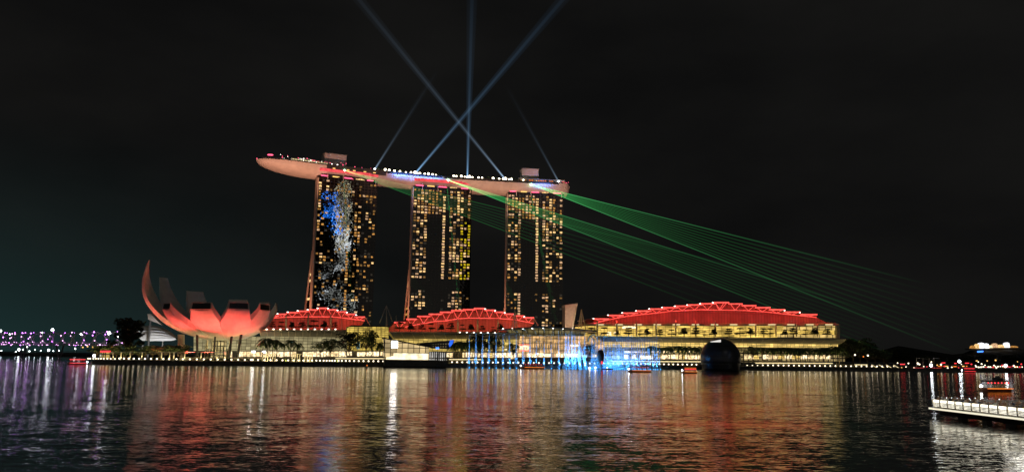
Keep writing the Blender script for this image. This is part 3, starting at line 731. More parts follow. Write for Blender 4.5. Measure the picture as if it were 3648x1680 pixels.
def eave(root, xa, xb, y0, y1, n0, n1, mat=None):
    """curved eave: a lip at the front falling back under itself"""
    mbx = MB(True); rws = []
    for i in range(13):
        x0 = xa[0] + (xb[0] - xa[0]) * i / 12; x1 = xa[1] + (xb[1] - xa[1]) * i / 12
        yt = y0[0] + (y0[1] - y0[0]) * i / 12; yb = y1[0] + (y1[1] - y1[0]) * i / 12
        a = PN(x0, yt, n0); b = PN(x1, yb, n1)
        r_ = []
        for j in range(7):
            t_ = j / 6.0; r_.append(a + (b - a) * t_ + (SN * -1.6 - V((0, 0, .3))) * math.sin(PI * t_))
        r_.append(b + SN * 14); r_.append(a + SN * 40 + V((0, 0, .5))); r_.append(a + V((0, 0, .01)))
        rws.append(r_)
    mbx.grid(rws); mbx.f.append(list(range(10))); mbx.f.append([120 + j for j in range(10)][::-1])
    o = part(mbx, 'eave', mat or M['eave'], root); mbx = MB()
    for i in range(0, 13):
        r_ = rws[i]; mbx.tube([p - SN * .1 for p in r_[:7]], .16, 4)
    part(mbx, 'eave_ribs', M['cream'], o)
    mbx = MB(); mbx.tube([r_[0] - SN * .25 for r_ in rws], .35, 5); part(mbx, 'eave_lip', M['cream'], o)
    return o
eave(mall, (925, 930), (1234, 1228), (1174, 1176.5), (1197, 1201), 34, 44)
shops(mall, 815, 1235, 1250, 1271, 44, .42, 4)
for i in range(11):
    o = MB(True); o.ball(PN(950 + i * 24.5, 1171.5, 33.5), .36, 7, 5, (1.6, 1, .8)); part(o, 'eave_lamp', M['lamp_small'], mall)
gold = thing('glass_block', 'gold glowing gridded glass block with dark trees in front, between the two left mall wings', 'building', PP(1310, 42, TZ))
part(pxpoly([(1236, 1248), (1384, 1248), (1384, 1166), (1378, 1164), (1245, 1163), (1236, 1170)], 41, 28), 'glass_front', G_GOLD, gold)
part(pxpoly([(1232, 1166), (1250, 1157), (1385, 1160), (1388, 1166), (1380, 1163.6), (1245, 1162.6)], 38, 34), 'roof', M['dark_metal'], gold)
for x in (1275, 1316, 1360):
    o = MB(); o.tube([PN(x, 1247, 40.4), PN(x, 1166, 40.4)], .22); part(o, 'mast', M['cream'], gold)
part(pxbox(1271, 1214, 1282, 1242, 40.2, .4), 'screen', glow('screen_teal', (.16, .42, .5), .5), gold, 'tall narrow teal screen')
shops(gold, 1238, 1366, 1251, 1268, 44, .8, 9)
mall2 = thing('shopping_mall', 'middle mall wing with ribbed curved eave, behind the glass pavilion and the palms', 'mall', PP(1620, 45, TZ), 'mall wings')
part(pxbox(1386, 1206, 1842, 1250, 45, 30), 'glass_front', G_MID, mall2)
part(pxbox(1386, 1250, 1842, 1288, 47, 28), 'lower_wall', M['dark_concrete'], mall2)
eave(mall2, (1389, 1404), (1850, 1850), (1182, 1187), (1205, 1208), 34, 44)
shops(mall2, 1592, 1840, 1254, 1273, 44, .5, 14)
for i in range(6):
    o = MB(True); o.ball(PN(1638 + i * 25, 1182.5 + i * .3, 33.5), .36, 7, 5, (1.6, 1, .8)); part(o, 'eave_lamp', M['lamp_small'], mall2)
hall = thing('arched_hall', 'central hall with a long thin arched canopy on cream ribs over glowing shop fronts', 'building', PP(1935, 45, TZ))
part(pxbox(1842, 1196, 2150, 1272, 45, 30), 'glass_front', G_HALL, hall)
part(pxbox(1842, 1272, 2150, 1288, 46, 28), 'lower_wall', M['dark_concrete'], hall)
arc = [(1766, 1175.5), (1800, 1170.5), (1850, 1166), (1900, 1163.2), (1945, 1162.5), (1990, 1164), (2040, 1167.5), (2090, 1172.5), (2128, 1178)]
o = MB(); o.prism([PN(x, y, 34) for x, y in arc] + [PN(x, y + 4.2, 34) for x, y in arc[::-1]], SN * 22); part(o, 'canopy', M['dark_metal'], hall)
part(pxpoly([(x, y + 4.5) for x, y in arc[1:-1]] + [(2080, 1196), (1830, 1196)], 52, 3), 'back_glass', lit_glass('canopy_glass', (.75, .58, .22), .32, 4, 3, .3, var=.8, scale=.1), hall)
for (xa, xb) in ((1792, 1818), (1825, 1848), (1863, 1879), (1896, 1909), (1935, 1940), (1970, 1970), (2006, 2000), (2040, 2030)):
    o = MB(); ya = 1163 + abs(xa - 1940) * .035 + 4; pts = []
    for j in range(7):
        t_ = j / 6; x = xa + (xb - xa) * math.sin(t_ * PI / 2); y = ya + (1196 - ya) * (t_ ** 1.3); pts.append(PN(x, y, 36 + 3 * t_))
    o.tube(pts, .5); part(o, 'rib', M['cream'], hall)
    o = MB(True); o.ball(PN(xa, ya - 1, 35.2), .6); part(o, 'rib_lamp', M['lamp_small'], hall)
part(pxbox(1826, 1192.5, 2080, 1196, 40, 6), 'balcony_edge', M['eave'], hall)
for q, (cx, cy, rx, ry) in enumerate(((1793, 1216, 23, 28), (1789, 1216, 13, 22), (2112, 1216, 18, 24), (2106, 1216, 10, 18))):
    o = MB(); o.tube([PN(cx + rx * math.cos(PI - PI * j / 12), cy - ry * math.sin(PI * j / 12), 34 + q % 2) for j in range(13)], .5); part(o, 'entrance_arch', M['cream'], hall)
part(pxbox(1851, 1229, 1885, 1246, 43.5, .4), 'shop_sign', M['shop'], hall)
part(pxbox(1850, 1226, 1886, 1229, 43.4, .5), 'shop_sign_edge', M['lamp_red'], hall); part(pxbox(1850, 1246, 1886, 1249, 43.4, .5), 'shop_sign_edge', M['lamp_red'], hall)
part(pxbox(2033, 1225.5, 2060, 1233.5, 43.4, .5), 'bar_sign', M['shop'], hall, 'white bar-shaped sign')
part(pxbox(1819, 1253, 1832, 1277, 43.4, .5), 'tall_sign', M['shop'], hall, 'upright white sign')
part(pxbox(1796, 1242, 1812, 1245, 43.4, .5), 'small_sign', M['shop'], hall)
random.seed(8)
for j in range(11):
    x = 1905 + j * 8.2; o = MB(); o.tube([PN(x, 1246, 44.2), PN(x, random.uniform(1212, 1226), 44.2)], .35, 4); part(o, 'mullion', M['cream'], hall)
shops(hall, 1846, 2125, 1256, 1272, 44, .6, 3)
conv = thing('shopping_mall', 'right mall wing with long grey eave over gold shops, below the longest red roof', 'mall', PP(2590, 45, TZ), 'mall wings')
part(pxbox(2085, 1160, 2988, 1199, 96, 30), 'gallery', G_GAL, conv)
part(pxbox(2062 + 730, 1160, 2978, 1175, 93, .4), 'gallery_light', G_GALB, conv, 'brighter window band'); part(pxbox(2770, 1191, 2985, 1202, 92.5, .4), 'gallery_light', G_GALB, conv, 'brighter window band')
part(pxbox(2085, 1153, 2992, 1159, 86, 12), 'gallery_roof', M['eave'], conv)
part(pxbox(2982, 1158, 2992, 1204, 90, 4), 'end_post', M['concrete'], conv)
for q in range(13):
    x = 2125 + q * 68; part(pxbox(x, 1153.5, x + 26, 1156.5, 85.6, .4), 'soffit_light', M['strip_warm'], conv)
part(pxbox(2218, 1161, 2265, 1169, 92, .4), 'gallery_sign', M['shop'], conv)
part(pxbox(2163, 1181, 2178, 1193, 80, .4), 'gallery_screen', M['shop'], conv); part(pxbox(2187, 1182, 2198, 1189, 80, .4), 'gallery_screen', M['shop'], conv)
eave(conv, (2130, 2150), (3012, 2985), (1197, 1208), (1216.5, 1225), 34, 44)
part(pxbox(2150, 1215, 2985, 1236, 45, 30), 'glass_front', G_BAND, conv)
part(pxbox(2150, 1236, 2985, 1252, 46, 29), 'upper_wall', lit_glass('upper_wall_glass', (.8, .6, .22), .25, 3, 2, .2, var=.9, scale=.12), conv)
part(pxbox(2150, 1252, 3010, 1290, 47, 28), 'lower_wall', lit_glass('lower_wall_glass', (1, .74, .32), .42, 4, 3, .5, var=1.0, scale=.25), conv)
shops(conv, 2180, 2960, 1262, 1279, 44, .45, 5)
shops(conv, 2225, 2520, 1248, 1256, 44, .3, 6)
part(pxbox(2365, 1244, 2387, 1256, 40, .5), 'round_sign', M['shop'], conv)
def strip_rail(x0, x1, y, n, lab):
    o = MB(); o.tube([PN(x0, y, n), PN(x1, y + (x1 - x0) * .003, n)], .34, 6); a = PN(x0, y, n); b = PN(x1, y, n)
    t = thing('light_rail', lab, 'lit rail', V(((a.x + b.x) / 2, (a.y + b.y) / 2, QZ)), 'lit handrails along the promenade')
    part(o, 'strip', M['strip_warm'], t); o = MB()
    for i in range(int((x1 - x0) / 14) + 1):
        p = PN(x0 + (x1 - x0) * i / max(1, int((x1 - x0) / 14)), y, n); o.tube([V((p.x, p.y, QZ - .2)), p], .09, 4)
    part(o, 'posts', M['dark_metal'], t)
strip_rail(1195, 1366, 1275.5, 9, 'lit rail left of the glass pavilion'); strip_rail(1600, 1716, 1279, 9, 'lit rail right of the glass pavilion, behind the first fountain jets')
strip_rail(2180, 2498, 1286, 9, 'lit rail behind the right fountain jets, left of the dark dome'); strip_rail(2690, 2966, 1292, 9, 'long lit rail right of the dark dome'); strip_rail(3045, 3090, 1298, 9, 'short lit rail at the far right of the promenade')

# ================================================================== GLASS PAVILION standing in the water
pav = thing('glass_pavilion', 'angular glowing glass pavilion on a dark base in the water, with sloping roof', 'pavilion', PP(1475, -12, 0))
def pxpoly2(pts, n, dpt): return pxpoly(pts, n, dpt)
part(pxpoly([(1371, 1303), (1592, 1305), (1597, 1284), (1369, 1279)], -20, 19), 'base', paint('pavilion_base', (.10, .10, .095), .7), pav)
part(pxpoly([(1372, 1279), (1527, 1281), (1529, 1236), (1368, 1205)], -19, 16), 'glass_hall', G_PAV, pav)
part(pxpoly([(1364, 1200), (1531, 1232.5), (1529, 1237), (1367, 1205.5)], -19.6, 17.4), 'roof', M['dark_metal'], pav)
o = MB(); o.tube([PN(1367.5, 1205, -19.7), PN(1371.5, 1279, -19.7)], .35); part(o, 'corner_post', M['dark_metal'], pav)
part(pxbox(1394.5, 1213.5, 1417, 1238, -19.9, .5), 'white_sign', glow('sign_white', (1, .95, .9), 9), pav, 'blown-out white square sign')
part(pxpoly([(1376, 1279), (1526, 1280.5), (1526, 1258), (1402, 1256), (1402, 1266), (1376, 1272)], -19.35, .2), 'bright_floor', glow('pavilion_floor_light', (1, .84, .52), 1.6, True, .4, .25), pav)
part(pxpoly([(1529, 1281), (1590, 1283), (1590, 1256), (1529, 1252)], -17, 13), 'glass_wing', lit_glass('wing_glass', (.9, .86, .8), .95, 1.3, 6, .35, var=.5, scale=.3), pav)
part(pxpoly([(1486, 1221), (1617, 1210.5), (1618, 1214), (1606, 1238), (1598, 1242), (1541, 1240), (1529, 1234)], -15, 8), 'fin_roof', M['dark_metal'], pav, 'dark roof fin rising to the right')
part(pxpoly([(1535, 1225), (1600, 1221), (1594, 1236), (1545, 1236)], -15.4, .3), 'fin_window', lit_glass('fin_glass', (.8, .66, .36), .28, 1.6, 7, .5, var=.7, scale=.3), pav)
part(pxpoly([(1603, 1211), (1618, 1209), (1612, 1224), (1602, 1236), (1599, 1226)], -15.6, .4), 'blue_screen', glow('screen_blue', (.03, .16, 1), 1.0, True, .4, .4), pav, 'small bright blue screen')
part(pxbox(1553, 1236, 1564, 1242, -15.6, .4), 'blue_screen', M['lamp_blue'], pav)
for x in (1536, 1548, 1560, 1572, 1584):
    o = MB(); o.tube([PN(x, 1283, -17.4), PN(x + 2, 1255, -17.4)], .22); part(o, 'slat', M['white'], pav)

# ================================================================== DARK DOME on the water
DP = PP(2568, -24, 0); ms = mpp(2568, -24)
dome = thing('glass_dome', 'large dark glass ball with a bright top panel, on a black plinth in water', 'dome', DP)
rad = 69.5 * ms; zc = PN(2568, 1275, -24).z
mt, t, out = newmat('dome_glass'); b = N(t, 'ShaderNodeBsdfPrincipled'); b.inputs['Base Color'].default_value = (.05, .05, .056, 1); b.inputs['Roughness'].default_value = .30; b.inputs['IOR'].default_value = 1.5; L(t, b.outputs[0], out.inputs[0]); M['dome_glass'] = mt
o = MB(True); prof = [(rad * math.sin(R(a)), zc + rad * math.cos(R(a))) for a in range(2, 108, 6)]; o.lathe((DP.x, DP.y, 0), prof, 36); part(o, 'glass_shell', M['dome_glass'], dome)
o = MB()
for a in range(20, 100, 16): o.tube([V((DP.x, DP.y, 0)) + V((rad * 1.004 * math.sin(R(a)) * math.cos(q * PI / 18), rad * 1.004 * math.sin(R(a)) * math.sin(q * PI / 18), zc + rad * 1.004 * math.cos(R(a)))) for q in range(37)], .07, 4)
part(o, 'ring_frames', M['black'], dome)
o = MB(); o.lathe((DP.x, DP.y, 0), [(rad * .80, -.6), (rad * .86, .1), (rad * .93, 1.2), (rad * .965, PN(2568, 1297, -24).z), (rad * .965, PN(2568, 1291, -24).z), (rad * .9, PN(2568, 1290.5, -24).z)], 36); part(o, 'plinth', M['black'], dome)
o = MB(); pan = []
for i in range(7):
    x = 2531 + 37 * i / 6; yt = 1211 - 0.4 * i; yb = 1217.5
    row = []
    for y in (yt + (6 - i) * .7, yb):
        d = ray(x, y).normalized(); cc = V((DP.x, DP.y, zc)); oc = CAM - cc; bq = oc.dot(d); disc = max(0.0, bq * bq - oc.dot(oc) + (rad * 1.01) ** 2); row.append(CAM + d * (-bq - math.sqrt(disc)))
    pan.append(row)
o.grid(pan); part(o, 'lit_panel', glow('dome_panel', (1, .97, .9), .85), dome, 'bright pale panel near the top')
o = MB(); o.tube([PN(2628, 1290, -10), PN(2690, 1292, -4)], .5, 4); o.box(PN(2660, 1297, -6), SE * 8, SN * 1.5, V((0, 0, .4)))
bridge_ = solo(o, 'gangway', M['dark_concrete'], 'short dark gangway from the promenade to the dark dome', 'gangway', PP(2660, -6, 0))

# ================================================================== LOTUS-SHAPED MUSEUM
MC = PP(804, 46, 0); BC = PP(776, 46, 0); mm_ = mpp(772, 46) * .3542        # metres per unit of the traced close-up
zb = PN(772, 1209, 46).z
lotus = thing('lotus_museum', 'lotus-shaped building of upcurved petals, red-lit in front, standing by the quay', 'museum', V((MC.x, MC.y, QZ)))
cdir = V((CAM.x - MC.x, CAM.y - MC.y, 0)).normalized(); cright = V((-cdir.y, cdir.x, 0))   # towards the viewer, and viewer's right
def petal(az, Rt, Ht, wt, wm, thm, thick, skylight=True, lab=None, zoff=0.0):
    a = R(az); dr = cdir * math.cos(a) + cright * math.sin(a); tg = V((-dr.y, dr.x, 0))
    tm = R(thm); r0 = 2.5; ra = (Rt - r0) / math.sin(tm); hb = Ht / (1 - math.cos(tm))
    n_ = 18; rows = []
    for i in range(n_ + 1):
        t_ = i / n_; th = tm * t_
        r = r0 + ra * math.sin(th); z = hb * (1 - math.cos(th))
        k = smooth((t_ - .58) / .46) * 1.04; w = min(.635 * r + .3, wm + (wt - wm) * min(1, k))
        nr = V((0, 0, 0)) + dr * (-math.sin(th) * ra) + V((0, 0, 1)) * (math.cos(th) * hb) ; nr = (dr * (-hb * math.sin(th)) + V((0, 0, ra * math.cos(th))))
        nr.normalize()
        if skylight: nr = (nr.lerp(V((0, 0, 1)), smooth(t_ * 1.1 - .1)) - dr * .12).normalized()
        tk = .5 + (thick - .5) * smooth(t_ * 1.3) if skylight or az > -99 else .4 + thick * max(0, 1 - t_) ** .7 * smooth(t_ * 3)
        p = V((MC.x, MC.y, zb + z + zoff)) + dr * r
        bow = -nr * (.075 * w)
        tw = nr * (.55 * min(1, r / 12) * (1 - smooth(t_ * 1.2 - .2)))
        rows.append([p - tg * w / 2 + tw, p - tg * w / 4 + bow * .75, p + bow, p + tg * w / 4 + bow * .75, p + tg * w / 2,
                     p + tg * w / 2 * .96 + nr * tk, p + nr * tk * 1.05, p - tg * w / 2 * .96 + nr * tk, p - tg * w / 2 + tw])
    mbx = MB(); mbx.grid(rows); mbx.f.append(list(range(8))); mbx.f.append([n_ * 9 + i for i in range(8)][::-1])
    o = part(mbx, 'petal', M['petal'], lotus, lab)
    # shade smoothly along the petal, keep its four edges sharp
    if skylight:
        last = rows[-1]; d_ = (last[2] - rows[-2][2]).normalized()
        c_ = (last[0] + last[4] + last[5] + last[7]) / 4
        q = [c_ + (v_ - c_) * .86 + d_ * .06 for v_ in (last[0], last[4], last[5], last[7])]
        s_ = MB(); s_.prism(q, d_ * .08); part(s_, 'skylight', M['black'], o)
        f = MB(); ring = [c_ + (v_ - c_) * .96 + d_ * .1 for v_ in (last[0], last[4], last[5], last[7])]
        f.tube(ring + ring[:1], .22, 4); part(f, 'skylight_frame', M['pale_wall'], o)
    return o
u_ = mm_
petal(-105, 55, 53, 1.2, 24, 104, 3.0, False, 'tall crescent petal, red along its edge')
petal(-128, 57, 43, 8, 19, 84, 4, False, 'grey petal behind the crescent')
petal(-150, 48, 34.5, 13, 20, 74, 4, False, 'broad grey petal at the back')
petal(170, 36, 28, 13, 19, 70, 4, False, 'grey petal at the back right')
petal(126, 29, 23, 11, 14, 70, 4, True)
petal(82, 31, 20.5, 11, 18, 68, 4.5, True, 'unlit brownish petal at the right')
petal(-62, 43, 18.2, 10.6, 22, 66, 3.9, True, 'narrow red petal at the front left')
petal(45, 31.5, 19.4, 9.8, 20, 66, 3.9, True, 'narrow red petal at the front right')
petal(-27, 37, 18.4, 14.6, 22, 64, 4.3, True, 'broad red petal at the front')
petal(9, 36, 19.0, 13.6, 21, 64, 4.1, True, 'broad red petal right of the front')
o = MB(True); o.lathe((BC.x, BC.y, zb), [(1, -.5), (8, -.3), (13, .7), (14.5, 2.0)], 24); part(o, 'bowl', M['petal'], lotus)
o = MB()
for q in range(12):
    a0 = 2 * PI * q / 12; a1 = a0 + 2 * PI / 24; a2 = a0 + 2 * PI / 12
    f_ = lambda a, r, z: V((BC.x + r * math.cos(a), BC.y + r * math.sin(a), z))
    o.tube([f_(a0, 9, QZ), f_(a1, 8, zb + .3), f_(a2, 9, QZ)], .28, 5)
part(o, 'base_lattice', M['cream'], lotus)
o = MB(); o.lathe((BC.x, BC.y, 0), [(5, QZ), (5, zb)], 16); part(o, 'core', lit_glass('core_glass', (1, .78, .35), .75, 2, 3, .3, var=.6, scale=.2), lotus)
for (xa, ya, xb, yb, w) in ((682, 780, 688, 978, 12), (866, 775, 850, 985, 9), (1035, 768, 1000, 990, 12), (1128, 772, 1085, 985, 13)):
    o = MB(); A_ = PN(460 + .3542 * xa, 920 + .3542 * ya, 30); B_ = PN(460 + .3542 * xb, 920 + .3542 * 992, 27); B_.z = QZ
    o.tube([A_ + V((0, 0, 1.5)), B_], w * mm_ , 8); part(o, 'column', M['dark_metal'], lotus)
o = pxbox(632, 1190, 651, 1268, 44, 6); part(o, 'side_pillar', M['pale_wall'], lotus)
# red floodlights on the ground before the petals
def ground_flood(px, n, aim, color, energy, ang=70):
    ang *= 1.15; energy *= 1.1
    src = PP(px, n, QZ + 1.2)
    t = thing('floodlight', 'small black floodlight aimed up at the lotus building, %s from its left edge' % nth(GF[0]), 'floodlight', PP(px, n, QZ), 'ground floodlights before the lotus building'); GF[0] += 1
    mbx = MB(); d_ = (V(aim) - src).normalized(); s_ = SE; n_ = d_.cross(s_)
    mbx.box(src - d_ * .5, s_ * .5, n_ * .4, d_ * .3); part(mbx, 'housing', M['black'], t)
    mbx = MB(); mbx.tube([PP(px, n, QZ), src - d_ * .5], .1); part(mbx, 'stand', M['black'], t)
    light('red_spot', 'SPOT', src, energy, color, aim, angle=R(ang), blend=.8, radius=.4)
GF = [1]
def ctr(x, y, n): return PN(460 + .3542 * x, 920 + .3542 * y, n)
RED = (1, .085, .065)
ground_flood(590, 10, ctr(410, 620, 26), RED, 42e3, 58); ground_flood(675, 5, ctr(640, 660, 22), RED, 46e3, 58); ground_flood(745, 4, ctr(760, 620, 20), (1, .10, .065), 46e3, 58)
ground_flood(820, 5, ctr(1010, 640, 20), RED, 52e3, 58); ground_flood(890, 9, ctr(1240, 640, 26), RED, 42e3, 52)
ground_flood(500, 14, ctr(135, 420, 46), RED, 62e3, 36); ground_flood(560, 20, ctr(300, 640, 44), RED, 20e3, 46); ground_flood(920, 22, ctr(1330, 720, 44), (1, .2, .1), 2.5e3, 50)
for a in (0, 1, 2):
    p_ = PP(735 + 40 * a, 30, QZ + 1.0); light('warm_spot', 'SPOT', p_, 6.5e3, (1, .72, .22), V((BC.x, BC.y, zb)) + (cright * (a - 1) * 9), angle=R(95), blend=.9, radius=.4)

# pale ribbed shell canopy behind the museum, at its left
shell = thing('shell_canopy', 'pale ribbed shell canopy behind the left foot of the lotus building', 'canopy', PP(565, 120, QZ))
cs = lambda x, y: (460 + .3542 * x, 920 + .3542 * y)
shp = [(50, 760), (62, 720), (95, 690), (150, 676), (250, 672), (330, 690), (420, 730), (470, 790), (400, 830), (200, 830), (90, 815)]
top = [cs(x, y) for x, y in [(50, 760), (62, 722), (95, 692), (150, 677), (250, 673), (330, 690), (420, 735), (480, 790)]]
bot = [cs(x, y) for x, y in [(58, 775), (90, 800), (140, 825), (200, 830), (270, 828), (340, 828), (420, 826), (482, 815)]]
rws = []
for i, (a, b_) in enumerate(zip(top, bot)):
    p = PN(*a, 125); q_ = PN(*b_, 112); rws.append([p + (q_ - p) * (j / 6) + (SN * -5) * math.sin(PI * j / 6) for j in range(7)])
o = MB(True); o.grid(rws); part(o, 'shell', M['white'], shell)
for j in (1, 2, 3, 4, 5):
    o = MB(); o.tube([r_[j] - SN * .6 + V((0, 0, .4 * math.sin(i * 1.3))) for i, r_ in enumerate(rws)], .3, 5); part(o, 'rib', M['white'], shell)
for i in (2, 5):
    o = MB(); p = rws[i][6]; o.tube([V((p.x, p.y, QZ)), p], .5); part(o, 'support', M['concrete'], shell)
o = MB(True)
wl = thing('wing_wall', 'small pale wedge wall left of the lotus bowl', 'wall', PP(545, 100, QZ))
part(pxpoly([cs(183, 558), cs(215, 556), cs(330, 668), cs(190, 612)], 100, 6), 'panel', M['pale_wall'], wl)
o = MB(); p = PN(*cs(215, 610), 102); o.tube([V((p.x, p.y, QZ)), p], .7); part(o, 'post', M['dark_concrete'], wl)
light('shell_flood', 'SPOT', PN(540, 1250, 80), 3.5e4, (.95, .95, 1), PN(555, 1185, 118), angle=R(80), blend=.8, radius=1)

# ================================================================== small tall things behind the mall
def mast(name, lab, cat, px, y0, y1, n, r, legs=(), mat='steel'):
    t = thing(name, lab, cat, PP(px, n, PN(px, y1, n).z))
    mbx = MB(); mbx.tube([PN(px, y1, n), PN(px, y0, n)], [r, r * .4]); part(mbx, 'mast', M[mat], t)
    for lx, ly in legs:
        mbx = MB(); mbx.tube([PN(lx, ly, n + 2), PN(px, y0 + 1, n)], r * .55); part(mbx, 'stay', M[mat], t)
    return t
mast('mast', 'slender grey mast with stay cables right of the left tower', 'mast', 1377, 1087, 1160, 76, .6, ((1398, 1145), (1352, 1150)))
mast('mast', 'short grey mast left of the middle red roof', 'mast', 1411.5, 1122, 1166, 76, .35)
mast('mast', 'thin grey pole before the left part of the middle red roof', 'mast', 1485, 1127, 1180, 76, .28); mast('mast', 'thin grey pole before the truss of the middle red roof', 'mast', 1559.5, 1120, 1180, 76, .28)
mast('mast', 'thin grey pole at the right end of the left red roof', 'mast', 1217.5, 1100, 1172, 76, .28)
mast('cable_mast', 'grey three-legged mast before the right end of the middle red roof', 'mast', 1834, 1102, 1168, 74, .6, ((1822, 1180), (1845, 1180)), 'steel')
mast('cable_mast', 'pale A-frame mast standing between the tapered pylon and the longest red roof', 'mast', 2071, 1101, 1165, 80, .8, ((2061, 1165), (2087, 1172)), 'cream')
t = thing('pylon', 'tall brownish tapered slab pylon right of the right hotel tower', 'pylon', PP(2030, 130, 20))
part(pxpoly([(2013, 1170), (2041, 1170), (2057, 1082), (2055, 1080), (2013, 1086)], 130, 9), 'slab', M['pale_wall'], t)
part(pxpoly([(2013, 1093), (2055, 1088.5), (2057.5, 1079.5), (2012, 1085)], 128.5, 10.5), 'cap', M['pale_wall'], t); part(pxpoly([(2039, 1170), (2042.5, 1170), (2058, 1081), (2055, 1081)], 128.3, 1.5), 'edge_fin', M['cream'], t)
light('pylon_flood', 'SPOT', PN(2035, 1168, 100), 2.2e4, (1, .72, .5), PN(2035, 1115, 131), angle=R(60), blend=.8, radius=1)

# ================================================================== TREES and plants
random.seed(31)
def leaf_quads(mbx, c, rad_, n, size, flat=1.0):
    for _ in range(n):
        d = V((random.gauss(0, 1), random.gauss(0, 1), random.gauss(0, 1))).normalized() * (random.random() ** .4)
        p = V(c) + V((d.x * rad_, d.y * rad_, d.z * rad_ * flat))
        a = V((random.gauss(0, 1), random.gauss(0, 1), random.gauss(0, 1) * .6)).normalized(); b = a.cross(V((random.gauss(0, 1), random.gauss(0, 1), random.gauss(0, 1)))).normalized()
        s_ = size * random.uniform(.6, 1.3)
        mbx.add([p - a * s_, p + b * s_ * .5, p + a * s_, p - b * s_ * .5], [(0, 1, 2, 3)])
def broad_tree(h, w, trunk_h, clumps, leaves, lmat, name, lsize=.45, flat=.55):
    tr = MB(True); tr.tube([(0, 0, -.3), (random.uniform(-.2, .2), 0, trunk_h * .5), (random.uniform(-.3, .3), random.uniform(-.2, .2), trunk_h)], [.3, .22, .16], 7)
    cr = MB()
    for i in range(clumps):
        a = random.uniform(0, 2 * PI); q = random.random() ** .6; z = trunk_h + (h - trunk_h) * random.uniform(.15, .95)
        rr = w / 2 * q * (1 - .5 * abs((z - trunk_h) / (h - trunk_h) - .4))
        c = V((rr * math.cos(a), rr * math.sin(a), z)); tr.tube([(0, 0, trunk_h * .85), c * .6 + V((0, 0, trunk_h * .35)), c], [.12, .07, .03], 4)
        leaf_quads(cr, c, w * random.uniform(.13, .24), leaves, lsize, flat)
    return {'trunk': tr.mesh('trunk', M['bark']), 'crown': cr.mesh('crown', M[lmat])}
def tier_tree(h, w, tiers):
    tr = MB(True); tr.tube([(0, 0, -.3), (0, 0, h * .9)], [.25, .1], 6); cr = MB()
    for i in range(tiers):
        z = h * (.42 + .55 * i / max(1, tiers - 1)); r_ = w / 2 * (1 - .6 * i / tiers) * random.uniform(.8, 1.1)
        for q in range(7):
            a = random.uniform(0, 2 * PI); c = V((math.cos(a) * r_ * random.uniform(.2, .8), math.sin(a) * r_ * random.uniform(.2, .8), z + random.uniform(-.3, .3)))
            tr.tube([(0, 0, z - .6), c], [.09, .03], 4); leaf_quads(cr, c, r_ * .48, 50, .5, .3)
    return {'trunk': tr.mesh('trunk', M['bark']), 'crown': cr.mesh('crown', M['leaf_dark'])}
def palm(h, fr=14, ln=3.4):
    tr = MB(True); tr.tube([(0, 0, -.3), (.1, 0, h * .4), (.25, .05, h * .8), (.3, .05, h)], [.24, .18, .15, .18], 7); cr = MB(); top = V((.3, .05, h))
    for i in range(fr):
        a = 2 * PI * i / fr + random.uniform(-.2, .2); el = random.uniform(.1, 1.1); d = V((math.cos(a), math.sin(a), 0)); sd_ = V((-d.y, d.x, 0)); pts = []
        for j in range(7):
            t_ = j / 6; pts.append(top + d * ln * t_ * math.cos(el * .6) + V((0, 0, ln * (math.sin(el) * t_ - (.75 + .3 * math.cos(el)) * t_ * t_))))
        for j in range(6):
            for s_ in (-1, 1):
                w0 = .55 * math.sin(PI * (j + .6) / 7.2); p, q = pts[j], pts[j + 1]; m_ = (p + q) / 2
                cr.add([p, q, q + sd_ * s_ * w0 + V((0, 0, -.35 * w0)) + (q - p) * .3, p + sd_ * s_ * w0 * .9 + V((0, 0, -.35 * w0)) + (q - p) * .3], [(0, 1, 2, 3)])
    return {'trunk': tr.mesh('trunk', M['bark']), 'crown': cr.mesh('crown', M['leaf_palm'])}
PALM = [palm(8.5), palm(8.5, 12, 3.8), palm(8.5, 16, 3.0)]
BROAD = [broad_tree(10, 9, 4, 22, 34, 'leaf', 'a'), broad_tree(10, 8, 3.5, 20, 34, 'leaf', 'b'), broad_tree(10, 10, 3, 26, 34, 'leaf_dark', 'c', .5, .6)]
TIER = [tier_tree(6, 6, 3), tier_tree(6, 6.5, 2), tier_tree(6, 5.5, 4)]
TALL = [broad_tree(10, 6.5, 2, 30, 60, 'leaf_dark', 'd', .42, .7)]
def plant(name, proto, loc, sc, label, cat, group, wide=1.0, rot=None):
    t = thing(name, label, cat, loc, group)
    for nm, me in proto.items():
        o = link(nm, me); o.parent = t
    t.scale = (sc * wide, sc * wide, sc); t.rotation_euler = (0, 0, random.uniform(0, 6.28) if rot is None else rot); return t
def tree_px(name, proto, ph, px, ytop, n, zbase, label, cat, group, wide=1.0):
    loc = PP(px, n, zbase); zt = PN(px, ytop, n).z; return plant(name, proto, loc, (zt - zbase) / ph, label, cat, group, wide)
for i, px in enumerate((1352, 1366, 1384, 1400, 1418, 1436, 1505, 1520, 1548, 1566, 1584, 1604, 1636, 1652, 1694, 1728, 1742, 1770, 1830, 1846)):
    plant('deck_palm', PALM[i % 3], deck_pos(px, 7 + i % 4, 0), random.uniform(.38, .58), 'small palm on the roof deck behind the lamps, %s from the left' % nth(i + 1), 'palm', 'small palms on the roof deck', 1.2)
